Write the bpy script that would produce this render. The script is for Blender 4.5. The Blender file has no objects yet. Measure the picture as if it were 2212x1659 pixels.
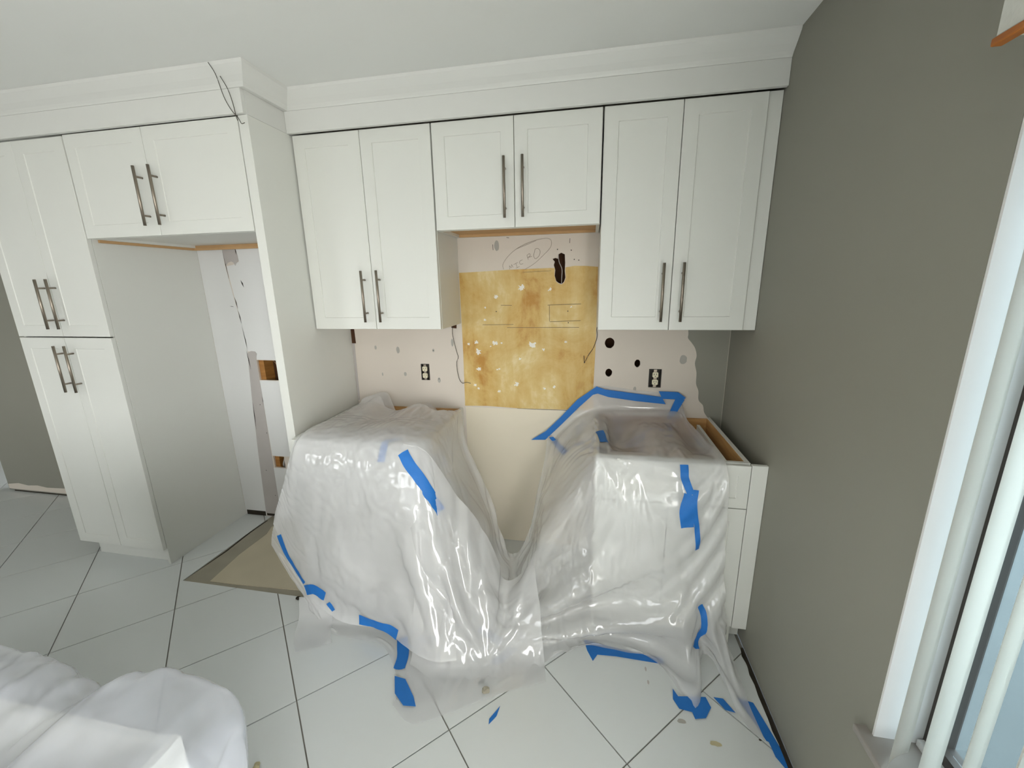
import bpy, bmesh, math, random
import numpy as np
from mathutils import Matrix, Vector

random.seed(7)
scene = bpy.context.scene
COL = scene.collection

# ------------------------------------------------------------------ camera
def look_basis(yaw, pitch, roll):
    fwd = Vector((-math.sin(yaw) * math.cos(pitch), math.cos(yaw) * math.cos(pitch), math.sin(pitch)))
    r = Vector((math.cos(yaw), math.sin(yaw), 0.0))
    u = r.cross(fwd)
    return (r * math.cos(roll) + u * math.sin(roll), u * math.cos(roll) - r * math.sin(roll), fwd)

cam_data = bpy.data.cameras.new('camera')
cam_data.sensor_width = 36.0
cam_data.lens = 886.84 / 2212.0 * 36.0
cam_data.clip_start = 0.02
cam = bpy.data.objects.new('camera', cam_data)
COL.objects.link(cam)
_r, _u, _f = look_basis(0.1901, -0.2381, -0.0177)
cam.matrix_world = Matrix(((_r.x, _u.x, -_f.x, -0.7101), (_r.y, _u.y, -_f.y, -2.2819),
                           (_r.z, _u.z, -_f.z, 1.5944), (0, 0, 0, 1)))
scene.camera = cam

# ------------------------------------------------------------------ world, daylight
world = bpy.data.worlds.new('world')
scene.world = world
world.use_nodes = True
bg = world.node_tree.nodes['Background']
bg.inputs['Color'].default_value = (0.93, 0.97, 1.0, 1)
bg.inputs['Strength'].default_value = 8.0
world.cycles.sampling_method = 'NONE'

def daylight(name, loc, rot, sx, sy, watts, col):
    l = bpy.data.lights.new(name, 'AREA')
    l.shape = 'RECTANGLE'; l.size = sx; l.size_y = sy; l.energy = watts; l.color = col
    o = bpy.data.objects.new(name, l); COL.objects.link(o)
    o.location = loc; o.rotation_euler = rot
    return o
# glazed sliding door in the right wall, behind the photographer
daylight('sliding_door_daylight', (0.05, -3.85, 0.92), (0, math.radians(90), 0), 1.75, 1.9, 142.0, (1.0, 0.985, 0.94))
# window in the wall behind the photographer
daylight('rear_window_daylight', (-2.2, -5.04, 1.3), (math.radians(90), 0, 0), 1.5, 1.4, 9.0, (1.0, 0.985, 0.95))
# window of the adjoining room, far to the left
daylight('side_window_daylight', (-5.3, -5.04, 1.33), (math.radians(90), 0, 0), 1.5, 1.4, 20.0, (1.0, 0.985, 0.95))

vs = scene.view_settings
vs.view_transform = 'Standard'
vs.look = 'None'
vs.exposure = -0.36
vs.gamma = 1.0
vs.use_curve_mapping = False
scene.cycles.transparent_max_bounces = 12
scene.cycles.adaptive_threshold = 0.12
scene.cycles.adaptive_min_samples = 16
scene.cycles.max_bounces = 6
scene.cycles.diffuse_bounces = 3
scene.cycles.caustics_reflective = False
scene.cycles.caustics_refractive = False

# ------------------------------------------------------------------ materials
def lin(c):
    return tuple(((v / 12.92) if v <= 0.04045 else ((v + 0.055) / 1.055) ** 2.4) for v in c)

def srgb(r, g, b):
    return lin((r / 255.0, g / 255.0, b / 255.0)) + (1.0,)

def new_mat(name):
    m = bpy.data.materials.new(name)
    m.use_nodes = True
    nt = m.node_tree
    return m, nt, nt.nodes, nt.links, nt.nodes['Principled BSDF']

def paint(name, col, rough=0.5, var=0.03, scale=6.0, bump=0.0, bscale=60.0, metal=0.0, spec=0.5):
    """plain painted / plastered surface with faint mottling"""
    m, nt, N, L, p = new_mat(name)
    tc = N.new('ShaderNodeTexCoord')
    nz = N.new('ShaderNodeTexNoise'); nz.inputs['Scale'].default_value = scale
    nz.inputs['Detail'].default_value = 1.0
    L.new(tc.outputs['Object'], nz.inputs['Vector'])
    mx = N.new('ShaderNodeMix'); mx.data_type = 'RGBA'
    a = tuple(max(0, c * (1 - var)) for c in col[:3]) + (1,)
    b = tuple(min(1, c * (1 + var)) for c in col[:3]) + (1,)
    mx.inputs[6].default_value = a; mx.inputs[7].default_value = b
    L.new(nz.outputs['Fac'], mx.inputs[0])
    L.new(mx.outputs[2], p.inputs['Base Color'])
    p.inputs['Roughness'].default_value = rough
    p.inputs['Metallic'].default_value = metal
    p.inputs['Specular IOR Level'].default_value = spec
    if bump:
        n2 = N.new('ShaderNodeTexNoise'); n2.inputs['Scale'].default_value = bscale
        n2.inputs['Detail'].default_value = 3.0
        L.new(tc.outputs['Object'], n2.inputs['Vector'])
        bp = N.new('ShaderNodeBump'); bp.inputs['Strength'].default_value = bump
        bp.inputs['Distance'].default_value = 0.002
        L.new(n2.outputs['Fac'], bp.inputs['Height'])
        L.new(bp.outputs['Normal'], p.inputs['Normal'])
    return m

def wood(name, c1, c2, rough=0.6, scale=(3, 3, 40)):
    m, nt, N, L, p = new_mat(name)
    tc = N.new('ShaderNodeTexCoord')
    mp = N.new('ShaderNodeMapping'); mp.inputs['Scale'].default_value = scale
    L.new(tc.outputs['Object'], mp.inputs['Vector'])
    nz = N.new('ShaderNodeTexNoise'); nz.inputs['Scale'].default_value = 2.0
    nz.inputs['Detail'].default_value = 6.0
    L.new(mp.outputs['Vector'], nz.inputs['Vector'])
    r = N.new('ShaderNodeValToRGB')
    r.color_ramp.elements[0].position = 0.3; r.color_ramp.elements[0].color = c1
    r.color_ramp.elements[1].position = 0.7; r.color_ramp.elements[1].color = c2
    L.new(nz.outputs['Fac'], r.inputs['Fac'])
    L.new(r.outputs['Color'], p.inputs['Base Color'])
    p.inputs['Roughness'].default_value = rough
    return m

def schlick(N, L, normal, f0):
    """two-sided thin-sheet reflectance"""
    lw = N.new('ShaderNodeLayerWeight'); lw.inputs['Blend'].default_value = 0.5
    if normal is not None: L.new(normal, lw.inputs['Normal'])
    pw_ = N.new('ShaderNodeMath'); pw_.operation = 'POWER'; pw_.inputs[1].default_value = 4.0
    L.new(lw.outputs['Facing'], pw_.inputs[0])
    mr = N.new('ShaderNodeMath'); mr.operation = 'MULTIPLY_ADD'
    mr.inputs[1].default_value = 0.6; mr.inputs[2].default_value = f0
    L.new(pw_.outputs[0], mr.inputs[0])
    return mr.outputs[0]

def film(name, milk=0.40, tint=(0.985, 0.985, 0.99), gloss=0.08, crease=0.22):
    """milky polyethylene drop-sheet: part clear, part scattering, glossy skin"""
    m = bpy.data.materials.new(name); m.use_nodes = True
    N, L = m.node_tree.nodes, m.node_tree.links
    N.clear()
    out = N.new('ShaderNodeOutputMaterial')
    tc = N.new('ShaderNodeTexCoord')
    mp = N.new('ShaderNodeMapping'); mp.inputs['Scale'].default_value = (1.0, 1.0, 0.55)
    mp.inputs['Rotation'].default_value = (0.3, 0.5, 0.2)
    L.new(tc.outputs['Object'], mp.inputs['Vector'])
    vo = N.new('ShaderNodeTexNoise'); vo.noise_type = 'RIDGED_MULTIFRACTAL'
    vo.inputs['Scale'].default_value = 3.4; vo.inputs['Detail'].default_value = 1.5
    vo.inputs['Roughness'].default_value = 0.5
    vo.inputs['Distortion'].default_value = 0.7
    L.new(mp.outputs['Vector'], vo.inputs['Vector'])
    bp = N.new('ShaderNodeBump'); bp.inputs['Strength'].default_value = crease
    bp.inputs['Distance'].default_value = 0.012
    L.new(vo.outputs[0], bp.inputs['Height'])
    tr = N.new('ShaderNodeBsdfTransparent'); tr.inputs['Color'].default_value = (0.99, 0.99, 0.99, 1)
    df = N.new('ShaderNodeBsdfDiffuse'); df.inputs['Color'].default_value = tint + (1,)
    tl = N.new('ShaderNodeBsdfTranslucent'); tl.inputs['Color'].default_value = tint + (1,)
    L.new(bp.outputs['Normal'], df.inputs['Normal'])
    L.new(bp.outputs['Normal'], tl.inputs['Normal'])
    m1 = N.new('ShaderNodeMixShader'); m1.inputs[0].default_value = 0.3
    L.new(df.outputs[0], m1.inputs[1]); L.new(tl.outputs[0], m1.inputs[2])
    # cloudiness differs a little over the sheet
    nz = N.new('ShaderNodeTexNoise'); nz.inputs['Scale'].default_value = 3.0
    L.new(tc.outputs['Object'], nz.inputs['Vector'])
    mr = N.new('ShaderNodeMapRange')
    mr.inputs['From Min'].default_value = 0.3; mr.inputs['From Max'].default_value = 0.7
    mr.inputs['To Min'].default_value = milk - 0.07; mr.inputs['To Max'].default_value = milk + 0.07
    L.new(nz.outputs['Fac'], mr.inputs['Value'])
    m2 = N.new('ShaderNodeMixShader')
    L.new(mr.outputs[0], m2.inputs[0])
    L.new(tr.outputs[0], m2.inputs[1]); L.new(m1.outputs[0], m2.inputs[2])
    gl = N.new('ShaderNodeBsdfGlossy'); gl.inputs['Roughness'].default_value = gloss
    L.new(bp.outputs['Normal'], gl.inputs['Normal'])
    fr = schlick(N, L, bp.outputs['Normal'], 0.06)
    m3 = N.new('ShaderNodeMixShader')
    L.new(fr, m3.inputs[0])
    L.new(m2.outputs[0], m3.inputs[1]); L.new(gl.outputs[0], m3.inputs[2])
    L.new(m3.outputs[0], out.inputs[0])
    return m

def thin_glass(name):
    m = bpy.data.materials.new(name); m.use_nodes = True
    N, L = m.node_tree.nodes, m.node_tree.links
    N.clear()
    out = N.new('ShaderNodeOutputMaterial')
    tr = N.new('ShaderNodeBsdfTransparent'); tr.inputs['Color'].default_value = (0.80, 0.88, 0.90, 1)
    gl = N.new('ShaderNodeBsdfGlossy'); gl.inputs['Roughness'].default_value = 0.02
    mx = N.new('ShaderNodeMixShader')
    L.new(schlick(N, L, None, 0.05), mx.inputs[0]); L.new(tr.outputs[0], mx.inputs[1]); L.new(gl.outputs[0], mx.inputs[2])
    L.new(mx.outputs[0], out.inputs[0])
    return m

def glue_material(name):
    """yellow adhesive smeared over drywall, trowel streaks and torn paper flecks"""
    m, nt, N, L, p = new_mat(name)
    tc = N.new('ShaderNodeTexCoord')
    def noise(scale_v, sc, det, rough, dist):
        mp = N.new('ShaderNodeMapping'); mp.inputs['Scale'].default_value = scale_v
        L.new(tc.outputs['Object'], mp.inputs['Vector'])
        n = N.new('ShaderNodeTexNoise'); n.inputs['Scale'].default_value = sc
        n.inputs['Detail'].default_value = det; n.inputs['Roughness'].default_value = rough; n.inputs['Distortion'].default_value = dist
        L.new(mp.outputs['Vector'], n.inputs['Vector'])
        return n
    na = noise((1.5, 1, 1.2), 2.3, 6, 0.66, 0.3)
    nb = noise((6, 1, 0.9), 2.6, 3, 0.6, 0.15)
    n1 = N.new('ShaderNodeMix'); n1.data_type = 'FLOAT'; n1.inputs[0].default_value = 0.22
    L.new(na.outputs['Fac'], n1.inputs[2]); L.new(nb.outputs['Fac'], n1.inputs[3])
    r1 = N.new('ShaderNodeValToRGB')
    e = r1.color_ramp.elements
    e[0].position = 0.38; e[0].color = srgb(184, 134, 54)
    e[1].position = 0.62; e[1].color = srgb(226, 206, 156)
    k = e.new(0.46); k.color = srgb(204, 168, 96)
    k = e.new(0.55); k.color = srgb(214, 186, 122)
    L.new(n1.outputs[0], r1.inputs['Fac'])
    n3 = N.new('ShaderNodeTexNoise'); n3.inputs['Scale'].default_value = 30
    n3.inputs['Detail'].default_value = 5; n3.inputs['Roughness'].default_value = 0.7
    mp3 = N.new('ShaderNodeMapping'); mp3.inputs['Scale'].default_value = (1.3, 1, 0.5)
    L.new(tc.outputs['Object'], mp3.inputs['Vector']); L.new(mp3.outputs['Vector'], n3.inputs['Vector'])
    r3 = N.new('ShaderNodeValToRGB')
    r3.color_ramp.elements[0].position = 0.74; r3.color_ramp.elements[0].color = (0, 0, 0, 1)
    r3.color_ramp.elements[1].position = 0.76; r3.color_ramp.elements[1].color = (1, 1, 1, 1)
    L.new(n3.outputs['Fac'], r3.inputs['Fac'])
    mx = N.new('ShaderNodeMix'); mx.data_type = 'RGBA'
    mx.inputs[7].default_value = srgb(236, 224, 190)
    L.new(r3.outputs['Color'], mx.inputs[0]); L.new(r1.outputs['Color'], mx.inputs[6])
    L.new(mx.outputs[2], p.inputs['Base Color'])
    p.inputs['Roughness'].default_value = 0.55
    bp = N.new('ShaderNodeBump'); bp.inputs['Strength'].default_value = 0.35; bp.inputs['Distance'].default_value = 0.004
    L.new(n1.outputs[0], bp.inputs['Height']); L.new(bp.outputs['Normal'], p.inputs['Normal'])
    return m

M = {}
M['cab'] = paint('cabinet_white', (0.745, 0.748, 0.70, 1), 0.38, 0.008, 2.0)
M['trim'] = paint('trim_white', (0.72, 0.72, 0.685, 1), 0.45, 0.01, 3.0)
M['ceil'] = paint('ceiling_white', (0.80, 0.805, 0.775, 1), 0.85, 0.015, 2.0)
M['grey'] = paint('wall_grey', srgb(144, 142, 131), 0.6, 0.02, 2.5)
M['primer'] = paint('drywall_primer', srgb(216, 206, 194), 0.7, 0.025, 4.0)
M['alcove'] = paint('alcove_white', srgb(226, 226, 224), 0.7, 0.02, 5.0)
M['cream'] = paint('cream_paint', srgb(228, 218, 198), 0.7, 0.03, 3.0)
M['bare'] = paint('bare_drywall', srgb(186, 180, 176), 0.8, 0.05, 12.0, 0.3, 60)
M['spackle'] = paint('spackle_grey', srgb(176, 172, 164), 0.85, 0.06, 20.0, 0.3, 90)
M['chip'] = paint('white_chip', srgb(236, 232, 222), 0.8, 0.05, 30.0)
M['glue'] = glue_material('yellow_adhesive')
M['pencil'] = paint('pencil_lead', srgb(158, 146, 132), 0.6, 0.2, 60.0)
M['line'] = paint('marker_line', srgb(112, 94, 66), 0.6, 0.25, 40.0)
M['tile'] = paint('floor_tile', (0.72, 0.745, 0.735, 1), 0.24, 0.02, 1.4)
M['grout'] = paint('grout_grey', srgb(138, 134, 126), 0.9, 0.18, 18.0)
M['slab'] = paint('bare_concrete', srgb(198, 188, 164), 0.85, 0.10, 5.0, 0.4, 35)
M['slabdark'] = paint('thinset_grey', srgb(160, 154, 138), 0.9, 0.14, 9.0, 0.5, 40)
M['dirt'] = paint('dark_dirt', srgb(48, 42, 32), 0.95, 0.5, 22.0, 0.5, 60)
M['nickel'] = paint('brushed_nickel', srgb(152, 142, 130), 0.38, 0.04, 40.0, metal=1.0)
M['maple'] = wood('plywood_interior', srgb(186, 138, 84), srgb(206, 162, 106))
M['stud'] = wood('stud_pine', srgb(150, 100, 46), srgb(182, 130, 66), 0.7, (4, 4, 30))
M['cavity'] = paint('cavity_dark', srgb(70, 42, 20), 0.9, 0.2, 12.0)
M['mdf'] = paint('raw_edge_tan', srgb(196, 158, 112), 0.8, 0.05, 25.0)
M['tape'] = paint('painters_tape_blue', srgb(30, 114, 196), 0.6, 0.06, 30.0, 0.25, 220)
M['film'] = film('polyethylene_film', 0.47)
M['film2'] = film('polyethylene_film_cloudy', 0.40, (0.86, 0.875, 0.96), 0.07, 0.45)
M['wire'] = paint('wire_dark', srgb(70, 64, 54), 0.6, 0.1, 20.0)
M['box'] = paint('outlet_box_steel', srgb(52, 48, 42), 0.6, 0.15, 30.0)
M['ivory'] = paint('outlet_ivory', srgb(226, 218, 190), 0.4, 0.02, 10.0)
M['black'] = paint('hole_black', srgb(22, 20, 18), 0.9, 0.2, 10.0)
def vinyl(name):
    m = paint(name, (0.93, 0.92, 0.875, 1), 0.45, 0.015, 6.0)
    N, L = m.node_tree.nodes, m.node_tree.links
    tl = N.new('ShaderNodeBsdfTranslucent'); tl.inputs['Color'].default_value = (0.93, 0.92, 0.875, 1)
    mx = N.new('ShaderNodeMixShader'); mx.inputs[0].default_value = 0.4
    L.new(N['Principled BSDF'].outputs[0], mx.inputs[1]); L.new(tl.outputs[0], mx.inputs[2])
    L.new(mx.outputs[0], N['Material Output'].inputs[0])
    return m
M['vinyl'] = vinyl('blind_vinyl')
M['jamb'] = paint('jamb_white', (0.80, 0.79, 0.78, 1), 0.6, 0.02, 5.0)
M['sill'] = paint('marble_sill', srgb(150, 144, 138), 0.35, 0.10, 9.0)
M['bronze'] = paint('window_bronze', srgb(64, 58, 54), 0.5, 0.1, 15.0)
M['glass'] = thin_glass('window_glass')
M['fabric'] = paint('valance_fabric', srgb(206, 206, 198), 0.9, 0.06, 60.0, 0.4, 160)
M['oak'] = wood('oak_trim', srgb(150, 84, 24), srgb(184, 112, 44), 0.5, (30, 3, 30))
M['leaf'] = paint('leaf_green', srgb(74, 98, 66), 0.6, 0.3, 8.0)
M['ground'] = paint('patio_shaded_grey', srgb(84, 90, 92), 0.9, 0.1, 3.0)  # patio colour darkened to stand in for the shade of a porch roof
M['plaster'] = paint('plaster_chip', srgb(196, 186, 150), 0.9, 0.1, 60.0)

# ------------------------------------------------------------------ helpers
def link(name, me, mat=None, parent=None):
    o = bpy.data.objects.new(name, me)
    COL.objects.link(o)
    if mat is not None:
        o.data.materials.append(M[mat] if isinstance(mat, str) else mat)
    if parent is not None:
        o.parent = parent
    return o

def bm_obj(name, bm, mat=None, parent=None, smooth=False):
    bmesh.ops.recalc_face_normals(bm, faces=bm.faces)
    me = bpy.data.meshes.new(name)
    bm.to_mesh(me); bm.free()
    if smooth:
        for p in me.polygons: p.use_smooth = True
    return link(name, me, mat, parent)

def add_box(bm, x0, x1, y0, y1, z0, z1, bevel=0.0):
    r = bmesh.ops.create_cube(bm, size=1.0)
    vs_ = r['verts']
    for v in vs_:
        v.co = Vector((x0 + (v.co.x + .5) * (x1 - x0), y0 + (v.co.y + .5) * (y1 - y0), z0 + (v.co.z + .5) * (z1 - z0)))
    if bevel:
        es = list({e for v in vs_ for e in v.link_edges})
        bmesh.ops.bevel(bm, geom=es, offset=bevel, segments=2, affect='EDGES', profile=0.5)

def box(name, x0, x1, y0, y1, z0, z1, mat, parent=None, bevel=0.0):
    bm = bmesh.new(); add_box(bm, x0, x1, y0, y1, z0, z1, bevel)
    return bm_obj(name, bm, mat, parent)

def add_tube(bm, pts, r, seg=8):
    pts = [Vector(p) for p in pts]
    rings = []
    for i, p in enumerate(pts):
        d = (pts[min(i + 1, len(pts) - 1)] - pts[max(i - 1, 0)]).normalized()
        a = Vector((0, 0, 1)) if abs(d.z) < 0.9 else Vector((1, 0, 0))
        u = d.cross(a).normalized(); w = d.cross(u)
        rings.append([bm.verts.new(p + (u * math.cos(2 * math.pi * k / seg) + w * math.sin(2 * math.pi * k / seg)) * r) for k in range(seg)])
    for a, b in zip(rings[:-1], rings[1:]):
        for k in range(seg):
            bm.faces.new((a[k], a[(k + 1) % seg], b[(k + 1) % seg], b[k]))
    bm.faces.new(rings[0][::-1]); bm.faces.new(rings[-1])

def smooth_path(pts, n=6):
    P = [np.array(p, float) for p in pts]
    P = [2 * P[0] - P[1]] + P + [2 * P[-1] - P[-2]]
    out = []
    for i in range(1, len(P) - 2):
        for t in np.linspace(0, 1, n, endpoint=False):
            out.append(0.5 * (2 * P[i] + (P[i + 1] - P[i - 1]) * t + (2 * P[i - 1] - 5 * P[i] + 4 * P[i + 1] - P[i + 2]) * t * t
                              + (-P[i - 1] + 3 * P[i] - 3 * P[i + 1] + P[i + 2]) * t ** 3))
    out.append(P[-2])
    return out

def tube(name, pts, r, mat, parent=None, seg=8, n=6):
    bm = bmesh.new(); add_tube(bm, smooth_path(pts, n), r, seg)
    return bm_obj(name, bm, mat, parent, True)

def prism(name, pts, depth, mat, parent=None):
    """closed polygon (3D points) extruded by vector depth"""
    bm = bmesh.new()
    a = [bm.verts.new(p) for p in pts]
    b = [bm.verts.new(Vector(p) + Vector(depth)) for p in pts]
    n = len(a)
    bm.faces.new(a); bm.faces.new(b[::-1])
    for i in range(n):
        bm.faces.new((a[i], b[i], b[(i + 1) % n], a[(i + 1) % n]))
    return bm_obj(name, bm, mat, parent)

def wall_poly(name, xz, mat, parent, y=0.0, t=0.0008):
    """thin film of paint or paper lying on the back wall"""
    return prism(name, [(x, y - t, z) for x, z in xz], (0, t - 0.0001, 0), mat, parent)

def empty(name, loc=(0, 0, 0)):
    o = bpy.data.objects.new(name, None); COL.objects.link(o); o.location = loc
    o.empty_display_size = 0.1
    return o

def tag(o, label, cat, group=None):
    o['label'] = label; o['category'] = cat
    if group: o['group'] = group
    return o

def struct(o, label=None):
    o['kind'] = 'structure'
    if label: o['label'] = label
    return o

# ------------------------------------------------------------------ floor
ZC = 2.468                      # ceiling height
XW, XB_L = -8.0, -5.42          # room left side, left end of the rear wall
floor = struct(box('floor', XW, 0.0, -5.0, 2.4, -0.06, -0.006, 'grout'), 'grey grout bed under white square floor tiles')
CX0, CX1, CY0 = -2.935, -2.16, -0.672     # bare patch in the refrigerator alcove

def clip(poly, a, b, c):
    """keep a*x+b*y<=c"""
    out = []
    for i in range(len(poly)):
        p, q = poly[i], poly[(i + 1) % len(poly)]
        dp, dq = a * p[0] + b * p[1] - c, a * q[0] + b * q[1] - c
        if dp <= 0: out.append(p)
        if (dp < 0 < dq) or (dq < 0 < dp):
            t = dp / (dp - dq); out.append((p[0] + t * (q[0] - p[0]), p[1] + t * (q[1] - p[1])))
    return out

D = 0.6355                      # tile diagonal
gap = 0.0024
tile_mesh = {}
def floor_tile(i, j):
    cx = -1.182 + D * 0.5 * (i + j) ; cy = -1.178 + D * 0.5 * (j - i) + D * 0.5
    h = D * 0.5 - gap * 1.414
    sq = [(cx - h, cy), (cx, cy - h), (cx + h, cy), (cx, cy + h)]
    if cx + h < XW or cx - h > 0 or cy + h < -5 or cy - h > 2.4: return
    whole = clip(clip(clip(clip(sq, 1, 0, -0.016), -1, 0, -XW), 0, -1, 5.0), 0, 1, 2.4)
    if len(whole) < 3: return
    bx = [p[0] for p in sq]; by = [p[1] for p in sq]
    hit = not (max(bx) < CX0 or min(bx) > CX1 or max(by) < CY0 or min(by) > 0.05)
    if not hit: pieces = [whole]
    else:
        pieces = [clip(whole, 0, 1, CY0),
                  clip(clip(whole, 0, -1, -CY0), 1, 0, CX0),
                  clip(clip(whole, 0, -1, -CY0), -1, 0, -CX1)]
    plain = (not hit) and len(whole) == 4 and whole == sq
    if plain and 'sq' in tile_mesh:
        o = bpy.data.objects.new('floor_tile', tile_mesh['sq']); COL.objects.link(o)
    else:
        bm = bmesh.new()
        for pc in pieces:
            if len(pc) < 3: continue
            ar = 0.5 * abs(sum(pc[k][0] * pc[(k + 1) % len(pc)][1] - pc[(k + 1) % len(pc)][0] * pc[k][1] for k in range(len(pc))))
            if ar < 1e-4: continue
            a = [bm.verts.new((p[0] - cx, p[1] - cy, 0.0)) for p in pc]
            b = [bm.verts.new((p[0] - cx, p[1] - cy, -0.008)) for p in pc]
            bm.faces.new(a)
            for k in range(len(a)):
                bm.faces.new((a[k], b[k], b[(k + 1) % len(a)], a[(k + 1) % len(a)]))
        if not bm.faces: bm.free(); return
        bmesh.ops.recalc_face_normals(bm, faces=bm.faces)
        me = bpy.data.meshes.new('floor_tile'); bm.to_mesh(me); bm.free(); me.materials.append(M['tile'])
        o = bpy.data.objects.new('floor_tile', me); COL.objects.link(o)
        if plain: tile_mesh['sq'] = me
    o.location = (cx, cy, random.uniform(-0.0005, 0.0))
    o.parent = floor
for i in range(-16, 20):
    for j in range(-16, 20):
        floor_tile(i, j)

# bare concrete where tiles were lifted in the refrigerator alcove
prism('concrete_patch', [(CX0 + .002, CY0 + .002, -0.007), (CX1, CY0 + .002, -0.007), (CX1, 0.0, -0.007), (CX0 + .002, 0.0, -0.007)],
      (0, 0, 0.003), 'slabdark', floor)
prism('leveled_patch', [(-2.775, -0.652, -0.004), (-2.60, -0.648, -0.004), (CX1 - .01, -0.625, -0.004), (CX1 - .01, -0.02, -0.004), (-2.80, -0.03, -0.004),
                        (-2.83, -0.12, -0.004), (-2.80, -0.2, -0.004), (-2.805, -0.42, -0.004)], (0, 0, 0.0035), 'slab', floor)
prism('dirt_line', [(-2.933, -0.64, -0.004), (-2.925, -0.40, -0.004), (-2.937, -0.2, -0.004), (-2.928, -0.05, -0.004), (-2.921, -0.05, -0.004), (-2.926, -0.2, -0.004), (-2.914, -0.4, -0.004)],
      (0, 0, 0.0012), 'dirt', floor)
# dirty open joint along the right wall where the baseboard is missing
pts = []
for k in range(60):
    y = -0.62 - k * 0.045
    pts.append((-0.012 - 0.010 * abs(math.sin(k * 1.7)) - (0.02 if 9 < k < 14 else 0) * random.random(), y))
bm = bmesh.new()
for (xa, ya), (xb, yb) in zip(pts[:-1], pts[1:]):
    v = [bm.verts.new(p) for p in ((xa, ya, .0006), (xb, yb, .0006), (-.001, yb, .0006), (-.001, ya, .0006))]
    bm.faces.new(v)
bm_obj('dirty_joint', bm, 'dirt', floor)

# stains on the tiles
def floor_spot(name, x, y, rx, ry, mat, z=0.0007, n=14, jag=0.3):
    bm = bmesh.new()
    v = []
    for k in range(n):
        a = 2 * math.pi * k / n; s = 1 - jag * random.random()
        v.append(bm.verts.new((x + rx * s * math.cos(a), y + ry * s * math.sin(a), z)))
    bm.faces.new(v)
    return bm_obj(name, bm, mat, floor)
floor_spot('stain', -0.335, -1.0, 0.018, 0.010, 'spackle')
floor_spot('stain', -0.235, -1.06, 0.024, 0.010, 'plaster')
floor_spot('stain', -0.44, -0.80, 0.004, 0.012, 'bare')
floor_spot('stain', -0.437, -0.86, 0.005, 0.012, 'bare')
floor_spot('stain', -0.075, -1.02, 0.006, 0.004, 'dirt')
floor_spot('stain', -1.80, -1.40, 0.012, 0.009, 'plaster')

# ------------------------------------------------------------------ ceiling
struct(box('ceiling', XW, 0.0, -5.0, 2.4, ZC, ZC + 0.05, 'ceil'), 'flat off-white ceiling')

# ------------------------------------------------------------------ rear wall with its holes
wall = box('wall_back', -3.95, 0.0, 0.0, 0.013, 0.0, ZC, 'primer')
struct(wall, 'stripped kitchen wall in pale primer with patched holes')

def cut(target, cutters):
    for c in cutters:
        md = target.modifiers.new('cut', 'BOOLEAN'); md.operation = 'DIFFERENCE'; md.solver = 'EXACT'; md.object = c
    dg = bpy.context.evaluated_depsgraph_get()
    me = bpy.data.meshes.new_from_object(target.evaluated_get(dg))
    target.modifiers.clear(); target.data = me
    for c in cutters:
        bpy.data.objects.remove(c, do_unlink=True)

def cutter_poly(xz):
    return prism('cutter', [(x, -0.05, z) for x, z in xz], (0, 0.1, 0), None)
def ell(cx, cz, rx, rz, n=20, jag=0.0, ph=0.0):
    return [(cx + rx * (1 - jag * random.random()) * math.cos(2 * math.pi * k / n + ph), cz + rz * (1 - jag * random.random()) * math.sin(2 * math.pi * k / n + ph)) for k in range(n)]
cable_hole = [(-0.918, 1.722), (-0.903, 1.727), (-0.888, 1.722), (-0.887, 1.745), (-0.872, 1.753), (-0.853, 1.744), (-0.850, 1.700),
              (-0.852, 1.66), (-0.848, 1.625), (-0.856, 1.602), (-0.868, 1.592), (-0.884, 1.597), (-0.897, 1.607), (-0.906, 1.636), (-0.903, 1.665), (-0.911, 1.69), (-0.906, 1.708)]
cuts = [cutter_poly([(-2.84, 1.010), (-2.66, 1.010), (-2.66, 1.143), (-2.84, 1.143)]),
        cutter_poly([(-2.836, 0.387), (-2.752, 0.387), (-2.752, 0.472), (-2.836, 0.472)]),
        cutter_poly(cable_hole),
        cutter_poly(ell(-0.604, 1.275, 0.026, 0.030, 24, 0.05)),
        cutter_poly(ell(-0.603, 1.110, 0.019, 0.023, 24, 0.05)),
        cutter_poly(ell(-0.453, 1.165, 0.016, 0.022, 24, 0.05)),
        cutter_poly([(-1.706, 1.040), (-1.652, 1.040), (-1.652, 1.140), (-1.706, 1.140)]),
        cutter_poly([(-0.390, 1.033), (-0.324, 1.033), (-0.324, 1.136), (-0.390, 1.136)])]
cut(wall, cuts)
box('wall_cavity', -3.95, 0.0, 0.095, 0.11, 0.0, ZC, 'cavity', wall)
for x0, z0, z1 in ((-2.845, 0.9, 1.25), (-2.845, 0.3, 0.55)):
    box('stud', x0, x0 + 0.042, 0.014, 0.094, z0, z1, 'stud', wall)
box('stud', -2.70, -2.66, 0.03, 0.094, 0.9, 1.25, 'stud', wall)
tube('cavity_cable', [(-2.80, 0.05, 1.16), (-2.74, 0.04, 1.12), (-2.70, 0.03, 1.06), (-2.69, 0.04, 0.99)], 0.0012, 'mdf', wall)
tube('cavity_cable', [(-2.77, 0.05, 0.49), (-2.775, 0.03, 0.44), (-2.79, 0.03, 0.40), (-2.80, 0.05, 0.36)], 0.006, 'bare', wall)
tube('cavity_cable', [(-0.889, 0.02, 1.76), (-0.884, 0.012, 1.71), (-0.868, 0.010, 1.67), (-0.868, 0.010, 1.63), (-0.871, 0.02, 1.57)], 0.002, 'bare', wall)

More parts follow.
